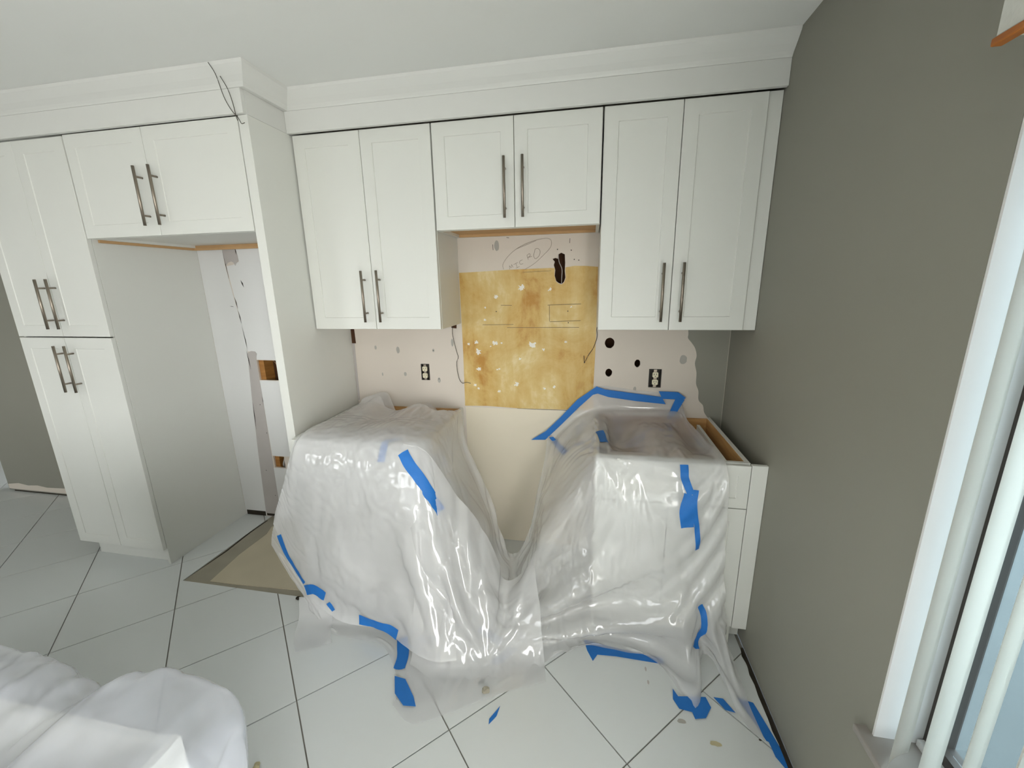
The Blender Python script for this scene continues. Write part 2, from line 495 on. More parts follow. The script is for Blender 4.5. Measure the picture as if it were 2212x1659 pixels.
# alcove paint (white side of the wall, left of the tall panel), bare drywall strips
wall_poly('alcove_paint', [(-3.14, 0.0), (-2.972, 0.0), (-2.95, 0.5), (-2.925, 0.9), (-2.90, 1.18), (-2.895, 1.26), (-2.94, 1.62), (-2.955, 1.74), (-2.957, 1.84), (-3.14, 1.84)], 'alcove', wall)
wall_poly('alcove_paint', [(-2.838, 1.146), (-2.192, 1.146), (-2.192, 1.84), (-2.858, 1.84), (-2.85, 1.76), (-2.90, 1.74), (-2.945, 1.735), (-2.915, 1.45), (-2.897, 1.20), (-2.84, 1.20)], 'alcove', wall)
wall_poly('alcove_paint', [(-2.842, 0.475), (-2.192, 0.475), (-2.192, 1.007), (-2.842, 1.007)], 'alcove', wall)
wall_poly('alcove_paint', [(-2.85, 0.0), (-2.192, 0.0), (-2.192, 0.384), (-2.848, 0.384)], 'alcove', wall)
wall_poly('bare_strip', [(-2.972, 0.02), (-2.852, 0.02), (-2.848, 0.3), (-2.845, 0.62), (-2.842, 1.0), (-2.843, 1.15), (-2.83, 1.185), (-2.84, 1.2), (-2.87, 1.203), (-2.90, 1.19), (-2.922, 0.92), (-2.95, 0.5)], 'bare', wall, t=0.0012)
wall_poly('bare_strip', [(-2.957, 1.84), (-2.86, 1.84), (-2.852, 1.80), (-2.85, 1.765), (-2.87, 1.75), (-2.88, 1.735), (-2.89, 1.755), (-2.905, 1.762), (-2.93, 1.755), (-2.945, 1.74), (-2.95, 1.76)], 'bare', wall, t=0.0012)
def slit(x0, z0, x1, z1, w):
    dx, dz = x1 - x0, z1 - z0; l = math.hypot(dx, dz); nx, nz = -dz / l * w, dx / l * w
    mx_, mz_ = (x0 + x1) / 2, (z0 + z1) / 2
    wall_poly('torn_slit', [(x0, z0), (mx_ + nx, mz_ + nz), (x1, z1), (mx_ - nx * .6, mz_ - nz * .6)], 'box', wall, t=0.0016)
slit(-2.955, 1.82, -2.943, 1.66, 0.002); slit(-2.862, 1.84, -2.86, 1.80, 0.004); slit(-2.86, 1.65, -2.845, 1.605, 0.006)
slit(-2.925, 1.545, -2.915, 1.475, 0.004); slit(-2.915, 1.46, -2.907, 1.38, 0.004); slit(-2.972, 1.49, -2.94, 1.485, 0.002)
slit(-2.905, 1.2, -2.895, 1.08, 0.004); slit(-2.925, 0.86, -2.933, 0.66, 0.004); slit(-2.845, 0.9, -2.845, 0.84, 0.002)
for x, z in ((-2.87, 0.84), (-2.855, 0.64), (-2.91, 0.36), (-2.87, 0.17)):
    wall_poly('nail_dot', ell(x, z, 0.003, 0.003, 8), 'box', wall, t=0.0016)
# missing baseboard gap in the alcove corner
box('open_joint', -3.13, -2.975, -0.002, 0.0, 0.0, 0.035, 'dirt', wall)
wall_poly('open_joint', [(-2.965, 0.004), (-2.86, 0.004), (-2.86, 0.022), (-2.965, 0.022)], 'dirt', wall, t=0.0018)

# grey paint returning on the rear wall next to the right corner, ragged edge
edge = [(-0.002, 1.40), (-0.215, 1.40), (-0.205, 1.33), (-0.205, 1.305), (-0.185, 1.28), (-0.165, 1.25), (-0.155, 1.21), (-0.16, 1.17), (-0.148, 1.12), (-0.145, 1.06), (-0.13, 1.02), (-0.125, 0.97), (-0.10, 0.94), (-0.09, 0.90), (-0.06, 0.86), (-0.06, 0.0), (-0.002, 0.0)]
ed_ = [(p[0], p[2]) for p in smooth_path([(x, 0, z) for x, z in edge[1:-2]], 4)]
wall_poly('grey_paint', [edge[0]] + ed_ + edge[-2:], 'grey', wall)

# yellow adhesive left from the old backsplash
wall_poly('cream_paint', [(-1.436, 0.0), (-0.70, 0.0), (-0.70, 0.88), (-1.436, 0.88)], 'cream', wall)
glue = wall_poly('adhesive_patch', [(-1.439, 0.888), (-1.436, 1.2), (-1.439, 1.662), (-1.36, 1.664), (-1.15, 1.672), (-0.93, 1.676), (-0.905, 1.674), (-0.907, 1.64), (-0.898, 1.605), (-0.884, 1.594), (-0.868, 1.589), (-0.855, 1.599),
                                    (-0.846, 1.622), (-0.849, 1.66), (-0.849, 1.677), (-0.80, 1.684), (-0.74, 1.682), (-0.679, 1.676), (-0.678, 1.3), (-0.684, 1.02), (-0.682, 0.89), (-0.9, 0.886), (-1.1, 0.884), (-1.3, 0.892)], 'glue', wall, t=0.0016)
glue['label'] = 'smeared yellow adhesive patch'
def chips(seed, items):
    rnd = random.Random(seed)
    for (x, z, r) in items:
        n = 17
        pts_ = []
        for k in range(n):
            a = 2 * math.pi * k / n; s = r * (0.35 + 0.95 * rnd.random())
            pts_.append((x + s * math.cos(a), z + s * 0.9 * math.sin(a)))
        wall_poly('torn_paper', pts_, 'chip', wall, t=0.003)
chips(3, [(-1.085, 1.578, .020), (-1.232, 1.530, .012), (-1.03, 1.262, .021), (-1.245, 1.268, .014), (-1.345, 1.22, .018), (-1.352, 1.275, .013),
          (-1.345, 1.115, .014), (-1.12, 1.03, .016), (-1.40, 1.262, .010), (-0.965, 1.235, .009), (-1.235, 1.115, .006), (-1.222, 1.118, .006),
          (-0.905, 1.02, .009), (-1.225, 0.985, .009), (-0.93, 1.565, .012), (-0.96, 1.01, .009), (-1.295, 1.47, .006), (-1.297, 1.40, .008), (-0.84, 1.28, .008),
          (-1.10, 1.18, .009), (-1.205, 1.27, .006), (-1.37, 1.02, .010), (-1.35, 1.0, .008), (-0.815, 1.47, .005), (-1.27, 1.25, .005)])
# pencil and marker lines on the wall: the oval with the word, level lines, a small box
def stroke(pts, w=0.0016, mat='pencil', nm='pencil_mark', y=-0.0022, n=5):
    P = smooth_path([(x, y, z) for x, z in pts], n)
    bm = bmesh.new(); rows = []
    for i, p in enumerate(P):
        d = P[min(i + 1, len(P) - 1)] - P[max(i - 1, 0)]; l = math.hypot(d[0], d[2]) or 1
        nx, nz = -d[2] / l * w, d[0] / l * w
        rows.append((bm.verts.new((p[0] + nx, p[1], p[2] + nz)), bm.verts.new((p[0] - nx, p[1], p[2] - nz))))
    for a, b in zip(rows[:-1], rows[1:]):
        bm.faces.new((a[0], a[1], b[1], b[0]))
    bm_obj(nm, bm, mat, wall)
def wp(cx_, cy_):
    """photo-plane helper for the handwriting: local units on the wall, metres"""
    return (-1.436 + (cx_ - 30) * 0.000368, 1.905 - cy_ * 0.000366)
stroke([wp(715, 630), wp(705, 560), wp(780, 450), wp(920, 340), wp(1100, 260), wp(1300, 215), wp(1400, 225), wp(1425, 280), wp(1400, 350), wp(1300, 450), wp(1170, 560), wp(1030, 640)], 0.0011)
stroke([wp(900, 350), wp(1080, 285), wp(1200, 240)], 0.0009)
for s in ([(806, 632), (803, 578)], [(803, 578), (828, 612)], [(828, 612), (838, 562)], [(838, 562), (858, 606)], [(865, 565), (930, 535)], [(900, 550), (922, 610)], [(900, 615), (955, 595)],
          [(1000, 500), (960, 520), (965, 560), (1010, 555)], [(1065, 440), (1085, 500)], [(1065, 440), (1105, 415), (1110, 450), (1078, 470)], [(1080, 470), (1140, 455)],
          [(1175, 400), (1165, 450), (1190, 490), (1240, 455), (1260, 390), (1230, 350), (1190, 355), (1175, 400)]):
    stroke([wp(*q) for q in s], 0.0012, n=3 if len(s) < 6 else 5)
for s in ([(558, 270), (562, 350)], [(1685, 225), (1680, 290)], [(765, 180), (805, 186)]):
    stroke([wp(*q) for q in s], 0.0012, 'wire')
for s in ([(1370, 1160), (1860, 1145)], [(1398, 1165), (1400, 1400)], [(1405, 1405), (1860, 1390)], [(660, 1155), (830, 1158)], [(365, 1452), (850, 1446)], [(750, 1495), (1840, 1490)], [(1000, 678), (1420, 665)]):
    stroke([wp(*q) for q in s], 0.0012 if s[0][1] > 700 else 0.0008, 'line', y=-0.0035)
for q in ((586, 1250), (1670, 1250), (1750, 515), (1815, 527), (1510, 370), (1705, 387), (1680, 1420)):
    x, z = wp(*q); wall_poly('nail_dot', ell(x, z, .003, .003, 8), 'box', wall, t=0.0034)
stroke([(-1.12, 0.884), (-0.95, 0.883), (-0.76, 0.884)], 0.0012, 'wire', y=-0.0012)
# spackled screw holes
for x, z, rx, rz in ((-1.845, 1.222, .012, .022), (-1.99, 1.235, .008, .014), (-1.81, 1.075, .009, .014), (-1.595, 1.042, .010, .018), (-1.62, 1.222, .008, .011), (-1.5, 1.27, .008, .025),
                     (-1.96, 1.07, .005, .011), (-0.22, 1.19, .020, .028), (-0.46, 1.02, .009, .016), (-1.22, 1.80, .014, .03)):
    wall_poly('spackle_patch', ell(x, z, rx, rz, 14, 0.15), 'spackle', wall, t=0.0010)
for x, z in ((-1.62, 1.222), (-1.595, 1.05)):
    wall_poly('nail_dot', ell(x, z, .003, .003, 8), 'box', wall, t=0.0018)
# torn gap beside the tall panel below the left wall cabinet
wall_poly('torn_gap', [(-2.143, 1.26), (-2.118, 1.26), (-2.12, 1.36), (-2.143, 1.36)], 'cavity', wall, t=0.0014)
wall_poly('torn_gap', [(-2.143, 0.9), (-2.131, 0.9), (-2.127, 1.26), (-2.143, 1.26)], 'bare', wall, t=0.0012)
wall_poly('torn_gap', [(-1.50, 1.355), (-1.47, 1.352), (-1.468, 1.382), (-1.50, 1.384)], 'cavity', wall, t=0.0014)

# rest of the rear wall, left of the pantry
wl = struct(box('wall_back_left', XB_L, -3.95, 0.0, 0.11, 0.012, ZC, 'grey'), 'grey wall left of the pantry with bare strip at its foot')
wall_poly('bare_foot', [(XB_L + .004, 0.06), (-5.3, 0.075), (-5.2, 0.062), (-5.1, 0.07), (-5.0, 0.058), (-4.8, 0.066), (-4.5, 0.06), (-4.5, 0.02), (XB_L + .004, 0.02)], 'primer', wl)
box('open_joint', XB_L + .05, -4.0, 0.002, 0.10, 0.0, 0.012, 'dirt', wl)
sw = empty('light_switch', (-4.945, 0.0, 1.50))
tag(sw, 'pale switch plate on the grey wall left of the pantry', 'switch')
box('plate', -0.036, 0.036, -0.006, 0.0, 0.0, 0.115, 'ivory', sw, 0.002)
box('toggle', -0.008, 0.008, -0.013, -0.006, 0.045, 0.07, 'ivory', sw, 0.001)

# ------------------------------------------------------------------ right wall with the window
WY0, WY1, WZ0, WZ1 = -2.60, -1.352, 0.50, 2.05
bm = bmesh.new()
add_box(bm, 0.0, 0.15, WY1, 0.11, 0.004, ZC)
add_box(bm, 0.0, 0.15, -2.9, WY0, 0.004, ZC)
add_box(bm, 0.0, 0.15, -5.0, -4.8, 0.004, ZC)
add_box(bm, 0.0, 0.15, -4.8, -2.9, 1.82, ZC)
add_box(bm, 0.0, 0.15, WY0, WY1, 0.004, WZ0 - 0.02)
add_box(bm, 0.0, 0.15, WY0, WY1, WZ1, ZC)
struct(bm_obj('wall_right', bm, 'grey'), 'grey painted side wall with a window')
win = empty('window_1', (0, 0, 0)); struct(win, 'window with white jamb and dark metal frame behind vertical blinds')
box('jamb', 0.001, 0.11, WY1 - 0.006, WY1 - 0.0005, WZ0, WZ1, 'jamb', win)
box('jamb', 0.001, 0.11, WY0 + 0.0005, WY0 + 0.006, WZ0, WZ1, 'jamb', win)
box('jamb_head', 0.001, 0.11, WY0 + 0.006, WY1 - 0.006, WZ1 - 0.006, WZ1 - 0.0005, 'jamb', win)
box('window_sill', -0.028, 0.108, WY0 - 0.02, WY1 + 0.022, WZ0 - 0.0195, WZ0, 'sill', win, 0.003)
f = bmesh.new()
for y0, y1 in ((WY1 - 0.044, WY1 - 0.0065), (WY0 + 0.0065, WY0 + 0.044), (-1.99, -1.95)):
    add_box(f, 0.102, 0.135, y0, y1, WZ0 + .001, WZ1 - .007)
add_box(f, 0.102, 0.135, WY0 + 0.044, WY1 - 0.044, WZ0 + .001, WZ0 + 0.045)
add_box(f, 0.102, 0.135, WY0 + 0.044, WY1 - 0.044, WZ1 - 0.045, WZ1 - .007)
bm_obj('window_frame', f, 'bronze', win)
box('track', 0.088, 0.104, WY0 + 0.01, WY1 - 0.01, WZ0 + .0005, WZ0 + 0.018, 'jamb', win)
box('glass_pane', 0.117, 0.120, WY0 + 0.045, -1.99, WZ0 + 0.046, WZ1 - 0.046, 'glass', win)
box('glass_pane', 0.117, 0.120, -1.95, WY1 - 0.045, WZ0 + 0.046, WZ1 - 0.046, 'glass', win)

# vertical blinds
blind = empty('vertical_blind', (0.01, WY1 - 0.02, WZ1)); tag(blind, 'white vinyl vertical blind with vanes turned open in the window', 'blind')
def vane_mesh():
    bm = bmesh.new(); rows = []
    n = 9
    for zz in (-1.525, -1.0, -0.5, 0.0):
        row = []
        for k in range(n):
            t = k / (n - 1) * 2 - 1
            row.append(bm.verts.new((t * 0.0445, 0.007 * (1 - t * t) - 0.003, zz)))
        rows.append(row)
    for a, b in zip(rows[:-1], rows[1:]):
        for k in range(n - 1): bm.faces.new((a[k], a[k + 1], b[k + 1], b[k]))
    bmesh.ops.solidify(bm, geom=bm.faces[:], thickness=0.0012)
    me = bpy.data.meshes.new('vane'); bm.to_mesh(me); bm.free(); me.materials.append(M['vinyl'])
    for p in me.polygons: p.use_smooth = True
    return me
vm = vane_mesh()
for k in range(17):
    o = bpy.data.objects.new('vane', vm); COL.objects.link(o); o.parent = blind
    o.location = (0.0, -0.046 - k * 0.070, -0.012)
    o.rotation_euler.z = math.radians(32 + random.uniform(-3, 3))
box('head_rail', -0.02, 0.02, WY0 - WY1 + 0.04, 0.012, -0.011, -0.0065 + 0.0, 'jamb', blind)
# valance over the window
val = empty('window_valance', (0, 0, 0)); tag(val, 'pale fabric window cornice with a wooden bottom edge', 'valance')
bm = bmesh.new()
add_box(bm, -0.110, -0.100, WY0 - 0.10, -1.417, 1.950, 2.33, 0.002)
add_box(bm, -0.100, -0.001, -1.427, -1.417, 1.950, 2.33)
add_box(bm, -0.100, -0.001, WY0 - 0.10, -1.427, 2.32, 2.33)
bm_obj('cornice', bm, 'fabric', val)
bm = bmesh.new()
add_box(bm, -0.114, -0.098, WY0 - 0.10, -1.415, 1.938, 1.9495, 0.002)
bm_obj('wood_edge', bm, 'oak', val)

# other walls of the room, behind and beside the photographer
bm = bmesh.new()
for a_, b_ in ((XW, -6.05), (-4.55, -2.95), (-1.45, 0.15)):
    add_box(bm, a_, b_, -5.15, -5.0, 0.0, ZC)
for a_, b_ in ((-6.05, -4.55), (-2.95, -1.45)):
    add_box(bm, a_, b_, -5.15, -5.0, 0.0, 0.6); add_box(bm, a_, b_, -5.15, -5.0, 2.06, ZC)
struct(bm_obj('wall_front', bm, 'grey'), 'wall behind the photographer with two windows')
bm = bmesh.new()
add_box(bm, XW - 0.15, XW, -5.0, 2.4, 0.0, ZC)
struct(bm_obj('wall_left', bm, 'grey'), 'far side wall of the adjoining room')
struct(box('wall_rear_room', XW, -3.95, 2.4, 2.5, 0.0, ZC, 'grey'), 'wall of the adjoining room')
# outdoors
struct(box('ground', -30, 30, -30, 30, -0.2, -0.1, 'ground'), 'patio ground outside, darkened in colour for porch shade')

# ------------------------------------------------------------------ cabinets
def shaker(name, x0, x1, z0, z1, yf, parent, t=0.020, rail=0.058, rec=0.0045, mat='cab'):
    """recessed-panel door, front face at y=yf looking towards -y"""
    bm = bmesh.new()
    e = 0.0012
    def ring(ix, y):
        return [bm.verts.new((x0 + ix, y, z0 + ix)), bm.verts.new((x1 - ix, y, z0 + ix)), bm.verts.new((x1 - ix, y, z1 - ix)), bm.verts.new((x0 + ix, y, z1 - ix))]
    r = min(rail, (z1 - z0) * 0.3)
    rings = [ring(0, yf + t), ring(0, yf + e), ring(e, yf), ring(r, yf), ring(r + 0.002, yf + rec)]
    for a, b in zip(rings[:-1], rings[1:]):
        for k in range(4): bm.faces.new((a[k], a[(k + 1) % 4], b[(k + 1) % 4], b[k]))
    bm.faces.new(rings[-1]); bm.faces.new(rings[0][::-1])
    return bm_obj(name, bm, mat, parent)

def handle_mesh():
    bm = bmesh.new()
    add_tube(bm, [(0, -0.034, -0.126), (0, -0.034, 0.126)], 0.0062, 14)
    for z in (-0.082, 0.082):
        add_tube(bm, [(0, 0.0, z), (0, -0.033, z)], 0.0045, 10)
    bmesh.ops.recalc_face_normals(bm, faces=bm.faces)
    me = bpy.data.meshes.new('handle'); bm.to_mesh(me); bm.free(); me.materials.append(M['nickel'])
    for p in me.polygons: p.use_smooth = len(p.vertices) == 4
    return me
HM = handle_mesh()
def handle(door, x, y, z):
    o = bpy.data.objects.new('handle', HM); COL.objects.link(o); o.parent = door; o.location = (x, y, z)
    o['label'] = 'brushed nickel bar handle'
    return o

def wall_cabinet(label, x0, x1, z0, z1, ydoor, hz, xm=None, under='cab', wood_rail=True, group=None):
    t = empty('wall_cabinet', (x0, 0, z0)); tag(t, label, 'cabinet', group)
    Z, X = z0, x0
    yc = ydoor + 0.0215            # front of the box, behind the doors
    w = x1 - x0; h = z1 - z0
    bm = bmesh.new(); g = 0.0006
    for a, b in ((g, 0.016), (w - 0.016, w - g)):
        add_box(bm, a, b, yc, -0.0015, 0.0, h)
    add_box(bm, 0.016, w - 0.016, yc, -0.0015, h - 0.016, h)
    add_box(bm, 0.016, w - 0.016, -0.008, -0.0015, 0.0, h - 0.016)
    bm_obj('carcass', bm, 'cab', t)
    box('bottom_board', 0.016, w - 0.016, yc, -0.008, 0.014, 0.028, under, t)
    if wood_rail:
        box('hanging_rail', 0.0165, w - 0.0165, -0.024, -0.0085, 0.0, 0.0138, 'mdf', t)
        box('front_rail', 0.0165, w - 0.0165, yc, yc + 0.016, 0.0, 0.0138, 'cab', t)
    xm = (x1 + x0) / 2 if xm is None else xm
    for k, (a, b) in enumerate(((x0 + 0.002, xm - 0.0013), (xm + 0.0013, x1 - 0.002))):
        d = shaker('door', a - X, b - X, 0.001, h - 0.0025, ydoor, t, rec=0.0028 if ydoor < -0.5 else 0.0045)
        handle(d, (xm - 0.041 if k == 0 else xm + 0.041) - X, ydoor, hz - Z)
    return t

YU = -0.325
cabA = wall_cabinet('tall white two-door wall cabinet between the tall panel and the microwave space', -2.139, -1.441, 1.381, 2.304, YU, 1.546)
cabM = wall_cabinet('short white two-door wall cabinet above the yellow adhesive patch', -1.438, -0.681, 1.846, 2.304, YU, 2.011, under='mdf')
cabB = wall_cabinet('tall white two-door wall cabinet next to the grey side wall', -0.677, -0.053, 1.381, 2.304, YU, 1.547, xm=-0.364)
box('filler_strip', -0.0525 + 0.677, -0.0015 + 0.677, -0.315, -0.297, 0.0, 0.923, 'cab', cabB, 0.001)

# refrigerator cabinet
YF = -0.585
cabF = wall_cabinet('white two-door cabinet high over the empty refrigerator alcove', -3.138, -2.193, 1.845, 2.304, YF, 2.012, xm=-2.696)
box('cleat', 0.0005, 0.012, -0.54, -0.03, -0.014, -0.0005, 'mdf', cabF)
box('cleat', 0.012, 0.944, -0.03, -0.018, -0.014, -0.0005, 'mdf', cabF)

# pantry
pan = empty('pantry_cabinet', (-3.765, 0, 0)); tag(pan, 'tall white pantry cabinet with four doors at the far left', 'cabinet')
pw = 0.624
bm = bmesh.new()
add_box(bm, 0.0, 0.018, YF + 0.0215, -0.0015, 0.10, 2.304)
add_box(bm, 0.018, pw - 0.019, YF + 0.0215, -0.0015, 0.10, 0.118)
add_box(bm, 0.018, pw - 0.019, YF + 0.0215, -0.0015, 2.286, 2.304)
add_box(bm, 0.018, pw - 0.019, -0.008, -0.0015, 0.118, 2.286)
bm_obj('carcass', bm, 'cab', pan)
box('side_panel', pw - 0.018, pw, YF + 0.022, -0.0015, 0.0, 2.304, 'cab', pan)
box('toe_kick', 0.06, pw - 0.018, YF + 0.05, YF + 0.066, 0.0, 0.10, 'cab', pan)
for z0, z1, hz in ((0.106, 1.360, 1.194), (1.366, 2.298, 1.534)):
    for k, (a, b) in enumerate(((0.002, pw / 2 - 0.0013), (pw / 2 + 0.0013, pw - 0.003))):
        d = shaker('door', a, b, z0, z1, YF, pan, rec=0.0028)
        handle(d, pw / 2 + (-0.036 if k == 0 else 0.036), YF, hz)

# tall panel right of the refrigerator space
tp = empty('refrigerator_panel', (-2.19, 0, 0)); tag(tp, 'tall white end panel right of the refrigerator alcove', 'panel')
box('panel_board', 0.0, 0.046, -0.585, -0.002, 0.0, 2.304, 'cab', tp, 0.0012)

# fascia boards and crown moulding above all cabinets
def sweep(name, prof, path, mat, kindlabel):
    """profile (out, z) swept along an xy path with mitred corners; out is to the right-hand (room) side"""
    bm = bmesh.new(); rings = []
    n = len(path)
    for i, (x, y) in enumerate(path):
        def nrm(a, b):
            d = Vector((b[0] - a[0], b[1] - a[1])).normalized(); return Vector((d.y, -d.x))
        n1 = nrm(path[i - 1], path[i]) if i > 0 else nrm(path[0], path[1])
        n2 = nrm(path[i], path[i + 1]) if i < n - 1 else n1
        m = (n1 + n2); m = m / (m.dot(n1))
        rings.append([bm.verts.new((x + m.x * o, y + m.y * o, z)) for o, z in prof])
    k = len(prof)
    for a, b in zip(rings[:-1], rings[1:]):
        for j in range(k): bm.faces.new((a[j], a[(j + 1) % k], b[(j + 1) % k], b[j]))
    bm.faces.new(rings[0][::-1]); bm.faces.new(rings[-1])
    o = bm_obj(name, bm, mat)
    return struct(o, kindlabel)
path = [(-3.95, -0.585), (-2.142, -0.585), (-2.142, -0.333), (-0.001, -0.333)]
sweep('trim_1', [(0.0, 2.3046), (0.018, 2.3046), (0.018, 2.396), (0.0, 2.396)], [(-3.95, -0.585), (-2.146, -0.585), (-2.146, -0.45)][:2], 'trim', 'flat white fascia board over the pantry and refrigerator cabinets')
sweep('trim_2', [(0.0, 2.3046), (0.018, 2.3046), (0.018, 2.396), (0.0, 2.396)], [(-2.1435, -0.333), (-0.001, -0.333)], 'trim', 'flat white fascia board over the wall cabinets')
struct(box('trim_3', -2.164, -2.1445, -0.584, -0.002, 2.3046, 2.396, 'trim'), 'white return board at the top of the tall panel')
crown = [(0.0, 2.3965), (0.020, 2.3965), (0.024, 2.404), (0.030, 2.412), (0.048, 2.428), (0.066, 2.447), (0.074, 2.456), (0.078, ZC - 0.0005), (0.0, ZC - 0.0005)]
sweep('trim_4', crown, [(-3.95, -0.585), (-2.1445, -0.585), (-2.1445, -0.333), (-0.001, -0.333)], 'trim', 'white crown moulding against the ceiling')

# base cabinets, tops open (no worktop yet)
def base_cabinet(label, x0, x1, yb, yf, drawer=True, group=None, inner='maple', z_seam=0.682):
    t = empty('base_cabinet', (x0, 0, 0)); tag(t, label, 'cabinet', group)
    w = x1 - x0; yc = yf + 0.0215
    for a, b in ((0.0, 0.016), (w - 0.016, w)):
        box('side_panel', a, b, yc, yb, 0.0, 0.876, 'cab', t)
    for a, b in ((0.0162, 0.0185), (w - 0.0185, w - 0.0162)):
        box('side_lining', a, b, yc + 0.02, yb - 0.014, 0.13, 0.872, inner, t)
    box('back_panel', 0.0162, w - 0.0162, yb - 0.012, yb, 0.112, 0.868, inner, t)
    box('bottom_board', 0.0162, w - 0.0162, yc, yb - 0.0125, 0.11, 0.126, inner, t)
    box('front_rail', 0.0162, w - 0.0162, yc, yc + 0.018, 0.84, 0.876, 'cab', t)
    box('toe_kick', 0.002, w - 0.002, yf + 0.075, yf + 0.09, 0.0, 0.10, 'cab', t)
    shaker('drawer_front', 0.002, w - 0.002, z_seam + 0.0015, 0.872, yf, t, rail=0.045)
    m = w / 2
    for a, b in ((0.002, m - 0.0013), (m + 0.0013, w - 0.002)):
        shaker('door', a, b, 0.106, z_seam - 0.0015, yf, t)
    for a, b in ((0.05, 0.064), (w - 0.078, w - 0.064)):
        box('drawer_side', a, b, yc + 0.022, yb - 0.06, z_seam + 0.03, 0.85, 'cab', t)
    box('drawer_bottom', 0.0642, w - 0.0782, yc + 0.022, yb - 0.06, z_seam + 0.03, z_seam + 0.036, inner, t)
    return t
YB = -0.622
bL = base_cabinet('left open-topped white base cabinet under the plastic sheet beside the tall panel', -2.140, -1.452, -0.002, YB)
bR = base_cabinet('right open-topped white base cabinet partly under plastic beside the grey wall', -0.672, -0.060, -0.002, YB)
box('filler_strip', -0.0595 + 0.672, -0.001 + 0.672, YB, YB + 0.018, 0.10, 0.876, 'cab', bR, 0.001)
box('filler_toe', -0.0595 + 0.672, -0.003 + 0.672, YB + 0.075, YB + 0.09, 0.0, 0.0995, 'cab', bR)
isl = base_cabinet('white base cabinet of the kitchen island under cloudy plastic at the lower left', -3.70, -1.36, -1.87, -2.52, inner='cab')

# electric outlets on the rear wall
def outlet(label, x, z, w, h):
    t = empty('electrical_outlet', (x, 0, z)); tag(t, label, 'outlet', None)
    bm = bmesh.new()
    add_box(bm, -w / 2 + .001, w / 2 - .001, 0.028, 0.032, -h / 2 + .001, h / 2 - .001)
    for a, b, c, d in ((-w / 2 + .001, -w / 2 + .005, -h / 2 + .001, h / 2 - .001), (w / 2 - .005, w / 2 - .001, -h / 2 + .001, h / 2 - .001)):
        add_box(bm, a, b, -0.002, 0.028, c, d)
    for c, d in ((-h / 2 + .001, -h / 2 + .005), (h / 2 - .005, h / 2 - .001)):
        add_box(bm, -w / 2 + .005, w / 2 - .005, -0.002, 0.028, c, d)
    bm_obj('outlet_box', bm, 'box', t)
    box('yoke', -0.008, 0.008, -0.003, 0.0, -h / 2 + .003, h / 2 - .003, 'nickel', t)
    for s in (-1, 1):
        bm = bmesh.new()
        pts_ = []
        for k in range(20):
            a = 2 * math.pi * k / 20
            pts_.append((0.0165 * max(-0.9, min(0.9, math.cos(a) * 1.15)), 0.0175 * max(-.8, min(.8, math.sin(a)))))
        a_ = [bm.verts.new((px_, -0.009, s * 0.0205 + pz_)) for px_, pz_ in pts_]
        b_ = [bm.verts.new((px_, 0.0, s * 0.0205 + pz_)) for px_, pz_ in pts_]
        bm.faces.new(a_)
        for k in range(20): bm.faces.new((a_[k], b_[k], b_[(k + 1) % 20], a_[(k + 1) % 20]))
        sock = bm_obj('receptacle', bm, 'ivory', t)
        sl = bmesh.new()
        for dx in (-0.006, 0.006): add_box(sl, dx - 0.0011, dx + 0.0011, -0.0096, -0.0085, s * 0.0205 - 0.001, s * 0.0205 + 0.008)
        add_box(sl, -0.002, 0.002, -0.0096, -0.0085, s * 0.0205 - 0.010, s * 0.0205 - 0.006)
        bm_obj('slots', sl, 'black', sock)
    box('center_screw', -0.002, 0.002, -0.0042, -0.003, -0.002, 0.002, 'nickel', t)
outlet('uncovered ivory outlet left of the yellow adhesive patch', -1.679, 1.090, 0.054, 0.100)
outlet('uncovered ivory outlet near the three round holes', -0.357, 1.0845, 0.066, 0.103)

# loose wires
tag(tube('wire', [(-2.213, -0.668, 2.462), (-2.195, -0.665, 2.43), (-2.185, -0.664, 2.40), (-2.200, -0.63, 2.355), (-2.192, -0.612, 2.315), (-2.17, -0.606, 2.285), (-2.155, -0.61, 2.262), (-2.135, -0.615, 2.262)], 0.0014, 'wire'),
    'thin dark wire curving down from the crown above the tall panel', 'wire')
tag(tube('wire', [(-2.185, -0.650, 2.42), (-2.182, -0.625, 2.385), (-2.18, -0.612, 2.34), (-2.176, -0.609, 2.29), (-2.172, -0.6085, 2.275)], 0.0014, 'wire'),
    'straighter of the two thin wires below the crown moulding', 'wire')
tag(tube('wire', [(-1.489, -0.004, 1.375), (-1.494, -0.006, 1.33), (-1.487, -0.008, 1.28), (-1.475, -0.006, 1.22), (-1.466, -0.007, 1.185), (-1.478, -0.006, 1.15), (-1.474, -0.006, 1.09), (-1.462, -0.008, 1.045), (-1.445, -0.012, 1.03), (-1.43, -0.02, 1.035), (-1.41, -0.03, 1.04), (-1.39, -0.03, 1.035)], 0.0016, 'wire'),
    'wavy dark wire hanging left of the yellow adhesive patch', 'wire')
tag(tube('wire', [(-0.668, -0.004, 1.375), (-0.676, -0.005, 1.35), (-0.672, -0.006, 1.31), (-0.69, -0.007, 1.25), (-0.715, -0.007, 1.21), (-0.736, -0.007, 1.166), (-0.738, -0.006, 1.172), (-0.741, -0.006, 1.205)], 0.0016, 'wire'),
    'bent wire hanging at the right edge of the adhesive patch', 'wire')

